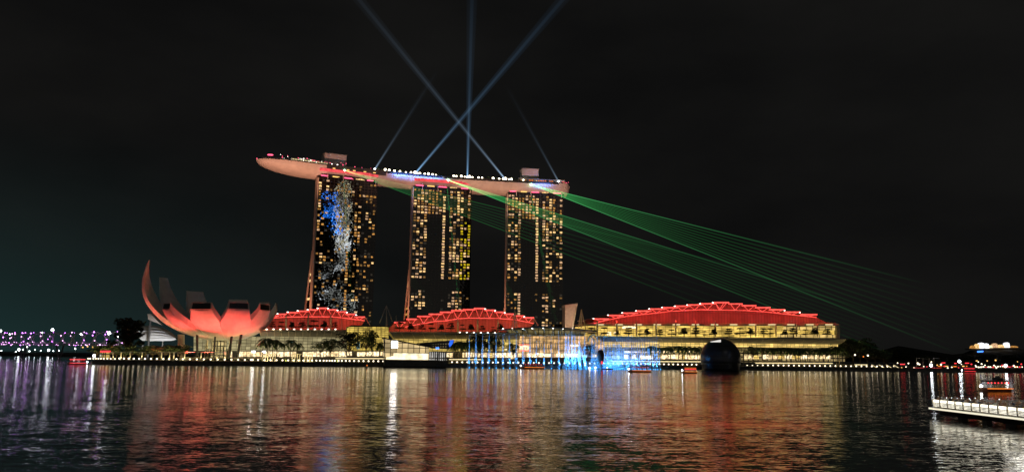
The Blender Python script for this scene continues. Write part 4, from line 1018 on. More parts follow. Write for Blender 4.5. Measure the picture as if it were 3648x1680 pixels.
# roof terrace trees in front of the red walls
for i, (x, w, yb) in enumerate(((298, 80, 395), (428, 85, 395), (590, 100, 400), (745, 120, 400), (915, 115, 375), (1080, 90, 385), (1240, 95, 400))):
    px, yt = c2(x, yb - 28); zt = PN(px, c2(0, 478)[1], 82).z
    tree_px('terrace_tree', TIER[i % 3], 6, px, yt, 82, zt, 'dark layered tree before the left red roof, %s from its left end' % nth(i + 1), 'tree', 'terrace trees before the left red roof', 1.15 * w / 95)
for i, (x, yt) in enumerate(((355, 375), (520, 395), (690, 400), (825, 390), (985, 410), (1130, 385), (1300, 410), (1430, 405), (1600, 425), (1765, 440), (1880, 400))):
    px, yy = c3(x, yt); zt = PN(px, c3(0, 510)[1], 82).z
    tree_px('terrace_tree', TIER[(i + 1) % 3], 6, px, yy, 82, zt, 'dark layered tree before the middle red roof, %s from its left end' % nth(i + 1), 'tree', 'terrace trees before the middle red roof', 1.15)
for i in range(22):
    px = 2112 + i * 40 + random.uniform(-9, 9); zt = PN(px, 1199, 80).z
    tree_px('terrace_tree', TIER[i % 3], 6, px, random.uniform(1166, 1180), 80, zt, 'small layered tree before the glowing gallery of the right hall, %s from its left end' % nth(i + 1), 'tree', 'terrace trees before the right gallery', 1.2)
# palms and broad trees along the promenade
PG = 'palms along the promenade'
for i, (px, yt) in enumerate(((933, 1206), (950, 1203), (968, 1205), (984, 1210), (1012, 1222), (1034, 1207), (1060, 1220))):
    tree_px('palm_tree', PALM[i % 3], 9.6, px, yt - 2, 20, QZ, 'palm tree before the left mall wing, %s from the lotus building' % nth(i + 1), 'palm', PG, 1.1)
for i, px in enumerate((1352, 1362)): tree_px('palm_tree', PALM[i], 9.6, px, 1215 + 6 * i, 16, QZ, 'palm tree at the left corner of the glass pavilion, the %s one' % ('left' if i == 0 else 'right'), 'palm', PG)
for i in range(11):
    tree_px('palm_tree', PALM[i % 3], 9.6, 1614 + i * 8.6 + random.uniform(-2, 2), 1211 + random.uniform(0, 7), 22, QZ, 'palm tree in the row between the glass pavilion and the fountain, %s from the pavilion' % nth(i + 1), 'palm', PG)
for i in range(10):
    tree_px('palm_tree', PALM[i % 3], 9.6, 2318 + i * 19 + random.uniform(-5, 5), 1226 + random.uniform(0, 8), 18, QZ, 'palm tree left of the dark dome, %s counting towards the dome' % nth(i + 1), 'palm', PG, 1.1)
for i in range(18):
    tree_px('palm_tree', PALM[i % 3], 9.6, 2722 + i * 16 + random.uniform(-5, 5), 1230 + random.uniform(0, 9), 18, QZ, 'palm tree right of the dark dome, %s counting away from the dome' % nth(i + 1), 'palm', PG, 1.15)
BG_ = 'broad trees along the promenade'
for i, (px, yt, w, lab) in enumerate(((1142, 1214, 1.2, 'loose pale tree left of the gold block'), (1176, 1207, 1.3, 'spreading tree left of the gold block, nearest to it'), (1243, 1178, 1.05, 'large dark tree at the left edge of the gold block'),
        (1303, 1176, .8, 'tall thin tree before the middle of the gold block'), (1325, 1192, .8, 'dark tree before the right half of the gold block'), (1712, 1188, 1.1, 'broad tree behind the leftmost fountain jets'), (1760, 1196, 1.0, 'tree before the left entrance arch'),
        (1828, 1222, 1.0, 'small tree at the left edge of the central hall'), (2100, 1222, 1.0, 'small tree at the right end of the central hall'), (2681, 1233, 1.0, 'round dark tree right of the dark dome'))):
    tree_px('broad_tree', BROAD[i % 3], 10, px, yt, 26, TZ, lab, 'tree', BG_, w)
for i, (px, yt, w) in enumerate(((2975, 1222, 1.2), (3005, 1210, 1.2), (3040, 1208, 1.3), (3066, 1206, 1.1), (3092, 1217, 1.1), (3118, 1240, 1.3), (3150, 1246, 1.3))):
    tree_px('broad_tree', BROAD[(i + 1) % 3], 10, px, yt, 50, QZ, 'dusky tree beyond the right end of the mall, %s from the mall' % nth(i + 1), 'tree', 'trees beyond the right end of the mall', w)
tree_px('tall_tree', TALL[0], 10, 447, 1133, 70, QZ, 'big black tree between the helix bridge and the pale shell canopy', 'tree', None, 1.15)
for i in range(14):
    px = 346 + i * 24 + random.uniform(-6, 6)
    tree_px('broad_tree', BROAD[i % 2], 10, px, random.uniform(1226, 1250) if i > 2 else random.uniform(1222, 1232), 32, QZ, 'low yellow-lit tree behind the left pergola, %s from its left end' % nth(i + 1), 'tree', 'low trees behind the pergola', 1.5)
# hedges (clipped planting boxes) on the terrace edge
random.seed(77)
for i, (xa, xb, lab) in enumerate(((690, 940, 'in front of the lotus building'), (945, 1150, 'before the left mall wing'), (1155, 1232, 'left of the gold block'))):
    t = thing('hedge', 'ragged green hedge on the promenade ' + lab, 'hedge', PP((xa + xb) / 2, 13, QZ)); hb = MB()
    for q in range(int((xb - xa) / 2.2)):
        x = xa + q * 2.2; leaf_quads(hb, PP(x, 13 + random.uniform(-.8, .8), QZ + random.uniform(.3, 1.6)), .8, 12, .35, .8)
    part(hb, 'foliage', M['hedge'], t)

# ================================================================== PROMENADE: pergola, quay lamps
def garden_light(px, n, e, col=(1, .78, .32)): light('garden_light', 'SPOT', PP(px, n - 5, QZ + .4), e * 2.4, col, PP(px, n + 6, QZ + 6), angle=R(100), blend=.8, radius=.3)
for px in range(350, 1000, 60): garden_light(px, 22, 2400)
for px in (1020, 1110, 1200, 1290): garden_light(px, 17, 1300)
for px in list(range(1620, 1720, 40)) + list(range(2330, 2500, 45)) + list(range(2690, 3110, 55)): garden_light(px, 14, 1500)
perg = thing('pergola', 'long white pergola on lit posts along the promenade left of and below the lotus building', 'pergola', PP(560, 8, QZ))
part(pxbox(362, 1252.5, 800, 1254.8, 9, 2.4), 'beam', M['concrete'], perg)
for px in (372, 402, 430, 463, 505, 574, 603, 618, 657, 715, 772, 800):
    o = MB(); a = PP(px, 9.3, QZ); zt = PN(px, 1254.5, 9.3).z; o.tube([a, V((a.x, a.y, zt))], .38, 6); part(o, 'post', M['cream'], perg)
    light('post_light', 'SPOT', V((a.x, a.y, QZ + .3)) - SN * 1.6, 900, (1, .82, .42), V((a.x, a.y, zt - 1)), angle=R(60), blend=.8, radius=.2)
kiosk = thing('kiosk', 'small gold-lit kiosk with red roof line at the left end of the promenade', 'kiosk', PP(368, 8, QZ))
part(pxbox(356, 1254, 380, 1279, 7, 6), 'wall', lit_glass('kiosk_glass', (1, .7, .2), .7, 1.2, 3, .3), kiosk); part(pxbox(357, 1248, 382, 1253.5, 6.5, 7), 'roof_sign', M['lamp_red'], kiosk)
for q, (xa, xb) in enumerate(((935, 985), (1040, 1075), (1085, 1120))):
    t = thing('lit_arbour', 'row of cream lit posts under the palms, %s group right of the lotus building' % nth(q + 1), 'arbour', PP((xa + xb) / 2, 10, QZ))
    o = MB(); a = PN(xa, 1260, 10); o.box((PN(xa, 1260, 10) + PN(xb, 1260, 10)) / 2, SE * (PN(xb, 1260, 10) - PN(xa, 1260, 10)).length * .5, SN * .8, V((0, 0, .15))); part(o, 'beam', M['cream'], t)
    for x in range(xa, xb + 1, 9):
        o = MB(); a = PP(x, 10, QZ); o.tube([a, V((a.x, a.y, PN(x, 1260, 10).z))], .3, 6); part(o, 'post', M['cream'], t)
    light('post_light', 'SPOT', PP((xa + xb) / 2, 4.5, QZ + .4), 2400, (1, .82, .42), PP((xa + xb) / 2, 10.5, QZ + 2), angle=R(110), blend=.7, radius=.3)
t = thing('tall_lamp', 'single bright white lamp on a post at the left tip of the quay', 'lamp', PP(334, 1.5, QZ)); zt = PN(334, 1266, 1.5).z; q_ = PP(334, 1.5, QZ)
o = MB(); o.tube([q_, V((q_.x, q_.y, zt))], .12, 6); part(o, 'post', M['steel'], t); o = MB(True); o.ball((q_.x, q_.y, zt), .75, 10, 7); part(o, 'globe', M['lamp_cool'], t)
for (xa, xb) in ((897, 908), (934, 945)): part(pxbox(xa, 1249.5, xb, 1254, 43.2, .5), 'bright_shop_sign', M['lamp_cool'], mall)
# quay lamps
ql_post = MB(); ql_post.tube([(0, 0, -.1), (0, 0, .75)], .09, 6); me_post = ql_post.mesh('post', M['dark_metal'])
ql_ball = MB(True); ql_ball.ball((0, 0, 1.05), .50, 10, 7); me_globe = ql_ball.mesh('globe', M['lamp_white'])
def quay_lamp(px, n, lab, sc=1.0, group='white globe lamps along the quay'):
    t = thing('quay_lamp', lab, 'lamp', PP(px, n, QZ + .1), group)
    for nm, me in (('post', me_post), ('globe', me_globe)):
        o = link(nm, me); o.parent = t
    t.scale = (sc, sc, sc)
QLS = [314, 321, 332, 341, 350, 359, 369, 382, 394, 409, 425, 441, 458, 476] + [460 + .3542 * q for q in (100, 158, 218, 278, 343, 400, 475, 540, 610, 680, 750, 820, 890, 960, 1028, 1095, 1163, 1225)] + [900 + .2361 * q for q in (0, 80, 175, 270, 360, 450, 535, 615, 690, 765, 835, 895, 960, 1015, 1070, 1115, 1160, 1200, 1240, 1295, 1345, 1405, 1462, 1530, 1600, 1672, 1748, 1822, 1895, 1970)]
n_left = len(QLS)
for i, px in enumerate(QLS):
    land = 'left of the lotus building' if px < 520 else 'below the lotus building' if px < 970 else 'before the left mall wing' if px < 1235 else 'before the gold block'
    j = sum(1 for p in QLS[:i + 1] if (0 if p < 520 else 1 if p < 970 else 2 if p < 1235 else 3) == (0 if px < 520 else 1 if px < 970 else 2 if px < 1235 else 3))
    quay_lamp(px, .7, 'white quay lamp %s, %s from the left' % (land, nth(j)), .8 if px < 420 else 1.0)
x = 1592.0; QR = []
while x < 3180:
    if not (2494 < x < 2650): QR.append(x)
    x += 18.2 if x < 2100 else 16.5 if x < 2500 else 18.5
def zone(p): return 0 if p < 1850 else 1 if p < 2150 else 2 if p < 2500 else 3 if p < 2990 else 4
ZN = ['between pavilion and central hall', 'before the central hall', 'before the right mall, left of the dome', 'before the right mall, right of the dome', 'beyond the right end of the mall']
for i, px in enumerate(QR):
    j = sum(1 for p in QR[:i + 1] if zone(p) == zone(px)); quay_lamp(px, .7, 'white quay lamp %s, %s from the left' % (ZN[zone(px)], nth(j)), .95)

# ================================================================== FOUNTAIN
mt, t, out = newmat('water_spray')
tcn = N(t, 'ShaderNodeTexCoord'); mpn = N(t, 'ShaderNodeMapping'); mpn.inputs['Scale'].default_value = (3, 3, .35); L(t, tcn.outputs['Object'], mpn.inputs[0])
n = N(t, 'ShaderNodeTexNoise'); n.inputs['Scale'].default_value = 1.4; n.inputs['Detail'].default_value = 5; L(t, mpn.outputs[0], n.inputs['Vector'])
tl = N(t, 'ShaderNodeBsdfTranslucent'); tl.inputs[0].default_value = (.85, .9, .95, 1); df = N(t, 'ShaderNodeBsdfDiffuse'); df.inputs[0].default_value = (.85, .9, .95, 1)
ad = N(t, 'ShaderNodeMixShader'); ad.inputs[0].default_value = .5; L(t, df.outputs[0], ad.inputs[1]); L(t, tl.outputs[0], ad.inputs[2])
tp_ = N(t, 'ShaderNodeBsdfTransparent'); mx = N(t, 'ShaderNodeMixShader'); L(t, ramp(t, n.outputs[0], [(.36, .05), (.68, .42)]), mx.inputs[0]); L(t, tp_.outputs[0], mx.inputs[1]); L(t, ad.outputs[0], mx.inputs[2])
L(t, mx.outputs[0], out.inputs[0]); M['spray'] = mt
M['nozzle_glow'] = glow('nozzle_glow', (.04, .42, 1), 2.2, True)
random.seed(41)
def jet(px, ytop, n, lab, r=.55, tilt=None, e=None, glow_=True):
    r *= 1.5; e = (e or 9000) * 4.2
    p = PP(px, n, 0.0); zt = PN(px, ytop, n).z
    t = thing('water_jet', lab, 'fountain jet', p, 'fountain jets in the bay'); h = zt
    top = V((p.x, p.y, h)) if tilt is None else PN(tilt, ytop, n)
    mbx = MB(True); pts = []; rr = []
    for j in range(9):
        t_ = j / 8; q = p + (top - p) * t_
        pts.append(q + SE * random.uniform(-.10, .10)); rr.append(r * (1.25 - .6 * t_ if t_ < .2 else 1.05 - .75 * t_) * random.uniform(.85, 1.15))
    rr[-1] = .05; mbx.tube(pts, rr, 8); part(mbx, 'column', M['spray'], t)
    mbx = MB(True)
    mbx.lathe(p + V((0, 0, .02)), [(r * 2.0, 0), (r * 1.5, .7), (r * .8, 1.5), (.1, 2.4)], 8); part(mbx, 'splash', M['spray'], t)
    mbx = MB(); mbx.lathe(p - SN * r * 2.2 + V((0, 0, .05)), [(.35, 0), (.3, .35), (.1, .45)], 8); part(mbx, 'nozzle_light', M['nozzle_glow'], t)
    if glow_:
        sp = light('jet_light', 'SPOT', p - SN * r * 4.0 + V((0, 0, .4)), e or 9000, (.06, .36, 1), p + (top - p) * .42, angle=R(64), blend=.9, radius=.2)
for i, (px, yt) in enumerate(((1670, 1187), (1694, 1186), (1717.5, 1186), (1741, 1182), (1766, 1185), (1791, 1187), (1814.5, 1187), (1838, 1187), (1863, 1188), (1887, 1190), (1911, 1210), (1938, 1196), (1963, 1181), (1990, 1176))):
    jet(px, yt, -10, 'tall blue-lit water jet, %s from the left in the row of spaced jets' % nth(i + 1), .58 if i < 10 else .42, e=6500)
dense = [(2015, 1181), (2024, 1187), (2037, 1181), (2048, 1190), (2064, 1181), (2083, 1184), (2109, 1197), (2118, 1204), (2128, 1188), (2141, 1187), (2152, 1191)]
for i, (px, yt) in enumerate(dense):
    jet(px, yt, -10, 'bright blue water jet, %s in the dense cluster by the dark oval sculpture' % nth(i + 1), .6, e=11000)
for i in range(26):
    px = 2164 + i * 6.6 + random.uniform(-2, 2) + (i > 15) * (i - 15) * 2.2
    jet(px, random.uniform(1190, 1212), -10, 'slim blue water jet right of the dark oval sculpture, %s from it' % nth(i + 1), .36, e=8000, glow_=(i % 2 == 0))
for i, (xa, xb, yt) in enumerate(((2088, 2064, 1222), (2092, 2070, 1245), (2100, 2124, 1204), (2104, 2128, 1225), (2070, 2052, 1250))):
    jet(xa, yt, -12, 'slanting blue water jet left of the dark oval sculpture, ' + ['leaning far left', 'leaning left lower down', 'leaning far right', 'leaning right', 'shortest'][i], .35, tilt=xb, e=9000)
light('fountain_mist_light', 'AREA', PP(2110, -20, .6), 12000, (.05, .38, 1), PP(2110, -8, 9), 34, 1.0)
light('fountain_mist_light', 'AREA', PP(2240, -20, .6), 14000, (.05, .38, 1), PP(2240, -8, 8), 40, 1.0)
mbx = MB()
for _ in range(2600):
    px = random.choice([random.uniform(2005, 2175), random.uniform(2010, 2350), random.uniform(2010, 2350), random.uniform(1665, 2010)]); z_ = abs(random.gauss(0, 1)) * (6.5 if px > 2010 else 2.0)
    c_ = PP(px, -9 + random.uniform(-2.5, 2.5), .3 + z_); a_ = V((random.gauss(0, 1), random.gauss(0, 1), random.gauss(0, 1))).normalized(); b_ = a_.cross(V((random.gauss(0, 1), random.gauss(0, 1), random.gauss(0, 1)))).normalized(); k_ = random.uniform(.25, .7)
    mbx.quad(c_ - a_ * k_, c_ + b_ * k_ * .8, c_ + a_ * k_, c_ - b_ * k_ * .8)
solo(mbx, 'spray_mist', M['spray'], 'blue-lit drifting spray mist around the dense fountain jets', 'spray', PP(2150, -9, 0), None, 'stuff')
# oval sculpture on a low float
fl = thing('oval_sculpture', 'dark oval sculpture with a red light on a black float among fountain jets', 'sculpture', PP(2140, -18, 0))
o = MB(True); a = PP(2140, -18, 0); zt = PN(2140, 1244, -18).z
o.lathe((a.x, a.y, 0), [(1.2, 0), (1.35, zt * .12), (1.7, zt * .35), (2.25, zt * .62), (2.2, zt * .8), (1.7, zt * .93), (.8, zt * .99), (.1, zt)], 20); part(o, 'body', paint('sculpture_metal', (.10, .055, .05), .4), fl)
o = MB(True); o.ball(PN(2141, 1290, -18) - SN * 1.7, .8, 8, 6, (.7, .5, 1.4)); part(o, 'red_light', M['lamp_red'], fl)
o = MB(); a = PP(2097, -18, 0); b_ = PP(2185, -18, 0); o.prism([a, b_, b_ + V((0, 0, .7)) - SE, a + V((0, 0, .7)) + SE], SN * 5); part(o, 'float', M['black'], fl)
for i in range(12):
    o = MB(True); p = PP(2100 + i * 7, -18, random.uniform(.7, 1.6)); o.ball(p, random.uniform(.3, .6), 6, 4); part(o, 'float_lamp', M['lamp_blue'] if i % 3 else M['lamp_small'], fl)

# ================================================================== BOATS
def boat(px, py, wpx, lab, style='orange', decks=1, nose=-1, near=False):
    p = PZ(px, py, 0); k = p.y / F; Ln = wpx * k; bw = Ln * .24
    t = thing('river_boat', lab, 'boat', p, 'boats on the bay')
    hl = max(.9, Ln * .075)
    def q(a, b, z): return p + SE * (a * Ln) + SN * b * bw + V((0, 0, z))
    mbx = MB(); rws = []
    for i in range(9):
        a = -.5 + i / 8.0; f_ = 1 - abs((a * 2)) ** 3; w = max(.06, .5 * f_ + (.22 if (a > .3 if nose < 0 else a < -.3) else 0)); rise = hl * (1 + .55 * max(0, (-a if nose < 0 else a) - .2) * 2)
        rws.append([q(a, -w * .65, -.2), q(a, -w, rise), q(a, w, rise), q(a, w * .65, -.2)])
    mbx.grid(rws); mbx.f.append([0, 1, 2, 3]); mbx.f.append([32, 35, 34, 33]); part(mbx, 'hull', M['wood'] if style != 'dark' else M['black'], t)
    if style == 'dark':
        o = MB(); o.prism([q(-.25, -.25, hl), q(.2, -.25, hl), q(.15, -.25, hl * 2), q(-.2, -.25, hl * 2)], SN * bw * .5); part(o, 'cabin', M['dark_metal'], t); return t
    strip = {'orange': M['lamp_orange'], 'red': M['lamp_red'], 'blue': M['lamp_blue']}[style]
    o = MB(); o.prism([q(-.36, -.56, hl * .80), q(.48, -.56, hl * .80), q(.48, -.56, hl * 1.03), q(-.36, -.56, hl * 1.06)], SN * .12); part(o, 'light_strip', strip, t)
    zr = hl
    for d_ in range(decks):
        z1 = zr + Ln * .10 if decks > 1 else zr + max(1.9, Ln * .10)
        for a in (-.34, -.1, .14, .38):
            for s_ in (-.4, .4):
                o = MB(); o.tube([q(a, s_, zr), q(a, s_, z1)], .08, 4); part(o, 'post', M['wood'], t)
        o = MB(); o.prism([q(-.38, -.48, z1), q(.42, -.48, z1), q(.38, -.42, z1 + .35), q(-.34, -.42, z1 + .35)], SN * bw * .96); part(o, 'canopy_roof', M['wood'] if style != 'red' else M['red_wall'], t)
        if style == 'red' or decks > 1:
            o = MB(); o.prism([q(-.38, -.52, z1 + .1), q(.42, -.52, z1 + .1), q(.42, -.52, z1 + .3), q(-.38, -.52, z1 + .3)], SN * .1); part(o, 'light_strip', M['lamp_orange'] if d_ else M['lamp_red'], t)
        zr = z1
    for i in range(7):
        o = MB(True); o.ball(q(-.32 + i * .11, -.5, zr - .35), max(.22, Ln * .014), 6, 4); part(o, 'lantern', M['lamp_red'], t)
    o = MB(True); o.ball(q(.5 * nose, -.2, hl * 1.7), max(.35, Ln * .022), 7, 5); part(o, 'bow_lamp', M['lamp_cool'] if style != 'blue' else M['lamp_blue'], t)
    return t
boat(276, 1297, 64, 'red-lit boat by the left end of the quay', 'red', 1, 1)
boat(1897, 1313, 86, 'boat with orange strip and red lanterns before the central hall', 'orange')
boat(2278, 1324, 82, 'boat with orange strip and a bright bow lamp right of the oval sculpture', 'orange')
boat(2456, 1328, 56, 'two-deck boat with red and orange strips left of the dark dome', 'orange', 2)
boat(1760, 1309, 28, 'small unlit dark boat near the left fountain jets', 'dark'); boat(2388, 1309, 34, 'small dark boat with blue lamps near the right end of the fountain', 'blue')
boat(3268, 1321, 60, 'distant boat with orange strip, left of two moored end to end at the right shore', 'orange'); boat(3330, 1321, 58, 'distant boat with orange strip, right of two moored end to end at the right shore', 'orange')
boat(3449, 1325, 54, 'distant boat with red strip at the right shore', 'red'); boat(3546, 1393, 124, 'large boat with orange strip and red lanterns beyond the white jetty', 'orange')
boat(3556, 1352, 40, 'small unlit dark boat behind the large orange boat', 'dark')
random.seed(3)
o = MB(True); p = PZ(1307, 1312, 0); o.lathe(p, [(.5, -.2), (.6, .4), (.15, .8), (.12, 1.6)], 8); bu = thing('buoy', 'small buoy with orange lamp left of the glass pavilion', 'buoy', p); part(o, 'float', M['wood'], bu)
o = MB(True); o.ball(p + V((0, 0, 1.8)), .35, 6, 5); part(o, 'lamp', M['lamp_orange'], bu)

# ================================================================== HELIX BRIDGE
A_ = PY(-90, 1227, 770); B_ = PY(466, 1227, 620); B_.z = A_.z = 12.4
ub = (B_ - A_); LB = ub.length; ub.normalize(); vb = V((-ub.y, ub.x, 0)); RH = 5.2
hb_ = thing('helix_bridge', 'footbridge wrapped in steel helices with purple lamps over the left water', 'bridge', V((A_.x, A_.y, 0)) + ub * LB * .5)
def hp(s_, ph, r=RH): return A_ + ub * s_ + V((0, 0, RH - .3)) + vb * (r * math.cos(ph)) + V((0, 0, r * math.sin(ph)))
o = MB(); o.box(A_ + ub * LB / 2, ub * LB / 2, vb * 2.8, V((0, 0, .4))); part(o, 'deck', M['concrete'], hb_)
for q in range(4):
    o = MB(); o.tube([hp(s_ * LB / 120, (1 if q < 2 else -1) * s_ * LB / 120 * 2 * PI / 34 + q * PI) for s_ in range(121)], .22, 5); part(o, 'helix_tube', M['steel'], hb_)
o = MB(); o.tube([A_ + V((0, 0, 1.6)) - vb * 2.7, A_ + V((0, 0, 1.6)) - vb * 2.7 + ub * LB], .12, 4); part(o, 'handrail', M['steel'], hb_)
for q in range(4):
    s_ = LB * (.12 + .24 * q); c_ = A_ + ub * s_
    for e_ in (-1, 1):
        o = MB(); o.tube([V((c_.x, c_.y, -.5)) + ub * e_ * 1, c_ + ub * e_ * 6 - V((0, 0, .3))], .6, 6); part(o, 'pier', M['dark_concrete'], hb_)
lm = MB(True); lm.ball((0, 0, 0), .36, 6, 5); mp_ = lm.mesh('helix_lamp', M['lamp_purple']); mw_ = lm.mesh('helix_lamp', M['lamp_pink'])
cnt = 0
for q in range(3):
    for i in range(int(LB / 4.2)):
        s_ = i * 4.2 + q * 1.1; ph = (1 if q < 2 else -1) * s_ * 2 * PI / 34 + q * PI * .9
        if cnt >= 99: break
        if math.cos(ph) > .55 or random.random() < .12: continue
        o = link('helix_lamp', mp_ if random.random() < .6 else mw_); o.parent = hb_; o.location = hp(s_, ph, RH + .3) - ORG[hb_.name]; s2_ = random.uniform(.7, 1.3); o.scale = (s2_, s2_, s2_); cnt += 1
mbx = MB(True)
for i in range(60):
    s_ = random.random() * LB; mbx.ball(A_ + ub * s_ - vb * 2.9 + V((0, 0, random.choice([-.3, -.2, .1, 1.7]))), random.uniform(.2, .34), 6, 4)
part(mbx, 'deck_lamps', M['lamp_pink'], hb_, 'the rest of the small lamps along the deck', 'stuff')
light('bridge_wash', 'AREA', A_ + ub * LB * .5 + V((0, 0, 9)), 5e3, (.6, .2, 1), A_ + ub * LB * .5, LB * .9, 3)
# far lamp posts beyond the bridge, far bank at the left
random.seed(9)
mb = MB(); yy = 1000
mb.prism([V((-1600, yy, 0)), V((sL * 1 - 60, yy - 60, 0)), V((-160, 1300, 0)), V((-1600, 1500, 0))], V((0, 0, 3)))
solo(mb, 'far_shore', M['hill'], 'dark far bank seen under the helix bridge', 'shore', kind='structure')
def far_post(px, ytop, ybase, Y, lab, mat='lamp_cool', r=1.0, grp='tall lamps beyond the helix bridge'):
    b_ = PY(px, ybase, Y); tpt = PY(px, ytop, Y); t = thing('street_lamp', lab, 'street lamp', b_, grp)
    o = MB(); o.tube([b_, tpt], .25, 5); part(o, 'pole', M['steel'], t)
    o = MB(True); o.ball(tpt, r, 8, 6); part(o, 'lamp_head', M[mat], t)
for i, (px, yt, r) in enumerate(((3, 1177, 1.3), (35, 1189, 1.1), (150, 1184, 1.1), (187, 1174, 2.0), (288, 1190, 1.3), (389, 1186, 1.9), (418, 1199, 1.0))):
    far_post(px, yt, 1240, 880 if px < 380 else 700, 'tall white street lamp rising above the helix bridge, %s from the left' % nth(i + 1), r=r * .7)
for i, (px, yt, r) in enumerate(((68, 1244, 2.2), (173, 1246, 2.0), (5, 1248, .8), (56, 1251, .8), (82, 1244, .8), (105, 1250, .9), (125, 1244, .8), (210, 1247, .9), (268, 1241, 1.0), (97, 1235, .9), (145, 1248, .7), (190, 1249, .8))):
    far_post(px, yt, 1254, 985, 'white lamp on the far bank under the helix bridge, %s' % ['the brightest one', 'the second brightest', 'leftmost small one', 'second small one', 'beside the brightest', 'third small one', 'fourth small one', 'fifth small one', 'rightmost one', 'highest one', 'tiny one left of it', 'tiny one right of it'][i], r=r * .6, grp='lamps on the far bank')
for i, (px, y) in enumerate(((295, 1236), (312, 1233), (330, 1235), (380, 1235), (398, 1236), (408, 1234))):
    p = PY(px, y, 640); o = MB(True); o.ball((p.x, p.y, p.z), .6, 6, 5); t = thing('bank_lamp', 'small warm lamp under the right end of the helix bridge, %s from the left' % nth(i + 1), 'lamp', p, 'warm lamps at the bridge end'); part(o, 'bulb', M['lamp_amber'] if i < 3 else M['lamp_orange'], t)
    o = MB(); o.tube([p, V((p.x, p.y, 2))], .1, 4); part(o, 'pole', M['dark_metal'], t)

# ================================================================== RIGHT SHORE and hill
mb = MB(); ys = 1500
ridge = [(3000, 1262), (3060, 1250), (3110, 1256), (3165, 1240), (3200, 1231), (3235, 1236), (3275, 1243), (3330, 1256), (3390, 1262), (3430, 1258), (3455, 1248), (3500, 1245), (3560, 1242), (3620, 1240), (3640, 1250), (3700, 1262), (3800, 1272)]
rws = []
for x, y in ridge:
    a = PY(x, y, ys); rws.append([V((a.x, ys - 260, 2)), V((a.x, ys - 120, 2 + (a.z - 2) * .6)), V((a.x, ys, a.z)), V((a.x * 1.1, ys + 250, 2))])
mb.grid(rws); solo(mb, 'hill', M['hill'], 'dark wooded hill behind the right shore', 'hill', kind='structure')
t = thing('hilltop_resort', 'brightly lit white resort on top of the dark hill at the far right', 'building', PY(3545, 1244, ys - 8))
part(pxbox(1, 0, 2, 1, 0, .01) if False else (lambda m_: (m_.prism([PY(3459, 1245, ys - 14), PY(3627, 1240, ys - 14), PY(3627, 1236, ys - 14), PY(3459, 1240, ys - 14)], V((0, 20, 0))), m_)[1])(MB()), 'terrace', M['concrete'], t)
M['sign_w'] = glow('resort_white', (.95, .95, 1), 2.0, False, .7, .12)
for (x0, x1, y0, y1, mt_) in ((3462, 3476, 1232, 1240, WIN[1]), (3478, 3490, 1226, 1240, WIN[0]), (3490, 3506, 1222, 1239, M['sign_w']), (3507, 3524, 1225, 1239, M['sign_w']), (3524, 3538, 1231, 1238, M['shop']), (3539, 3556, 1224, 1237, WIN[2]), (3556, 3580, 1229, 1237, WIN[0]), (3581, 3598, 1221, 1236, M['sign_w']), (3600, 3628, 1233, 1236.5, WIN[1])):
    o = MB(); o.prism([PY(x0, y1, ys - 15), PY(x1, y1, ys - 15), PY(x1 - 2, y0, ys - 15), PY((x0 + x1) / 2, y0 - 2.5, ys - 15), PY(x0 + 2, y0, ys - 15)], V((0, 8, 0))); part(o, 'lit_block', mt_ if mt_ is not M['lamp_cool'] else M['shop'], t)
o = MB(); o.prism([PY(3484, 1254, ys - 150), PY(3503, 1253, ys - 150), PY(3503, 1248, ys - 150), PY(3484, 1249, ys - 150)], V((0, 2, 0))); bs = thing('blue_sign', 'small blue glowing sign on the slope below the hilltop resort', 'sign', PY(3494, 1254, ys - 150)); part(o, 'panel', M['lamp_blue'], bs)
o = MB(); o.tube([PY(3494, 1262, ys - 150), PY(3494, 1253, ys - 149)], .4, 4); part(o, 'post', M['dark_metal'], bs)
for i, (px, yt, w, n) in enumerate(((3160, 1262, 1.3, 120), (3195, 1240, 1.6, 160), (3222, 1238, 1.6, 170), (3250, 1246, 1.5, 150), (3290, 1262, 1.5, 120), (3340, 1270, 1.4, 110), (3395, 1272, 1.4, 120), (3450, 1264, 1.4, 150), (3520, 1262, 1.5, 160), (3600, 1262, 1.5, 170), (3655, 1264, 1.5, 160))):
    tree_px('broad_tree', BROAD[2], 10, px, yt, n, QZ, 'black tree behind the right shore lamps, %s from the mall end' % nth(i + 1), 'tree', 'black trees behind the right shore', w)
for i, (px, yt) in enumerate(((3265, 1272), (3288, 1274), (3310, 1274), (3327, 1272))):
    p = PP(px, 40, QZ); t = thing('sail_mast', 'thin pale mast on the right shore, %s from the left' % nth(i + 1), 'mast', p, 'thin masts on the right shore'); o = MB(); o.tube([p, PN(px, yt, 40)], .2, 5); part(o, 'mast', M['steel'], t)
    o = MB(); o.tube([PN(px, yt + 2, 40), PN(px + 20, yt + 4, 40)], .1, 4); part(o, 'stay', M['steel'], t)
spm = {}
for nm in ('lamp_white', 'lamp_red', 'lamp_orange', 'lamp_cool', 'lamp_amber', 'lamp_small'):
    mbx = MB(True); mbx.ball((0, 0, 0), .62, 7, 5); spm[nm] = mbx.mesh('bulb', M[nm])
pole_me = MB(); pole_me.tube([(0, 0, -4.5), (0, 0, 0)], .1, 4); pole_me = pole_me.mesh('pole', M['dark_metal'])
seq = []
for i in range(34): seq.append((3185 + i * 13.6 + random.uniform(-5, 5), random.uniform(1288, 1310), random.choice(['lamp_white', 'lamp_red', 'lamp_orange', 'lamp_white', 'lamp_amber', 'lamp_white']), random.uniform(8, 40)))
for i in range(20): seq.append((3478 + i * 8.6, 1305 + random.uniform(-2, 3), random.choice(['lamp_white', 'lamp_white', 'lamp_white', 'lamp_red']), 4))
for (x, y) in ((3478, 1284), (3481, 1283), (3517, 1284), (3547, 1282), (3625, 1287)): seq.append((x, y, 'lamp_amber', 30))
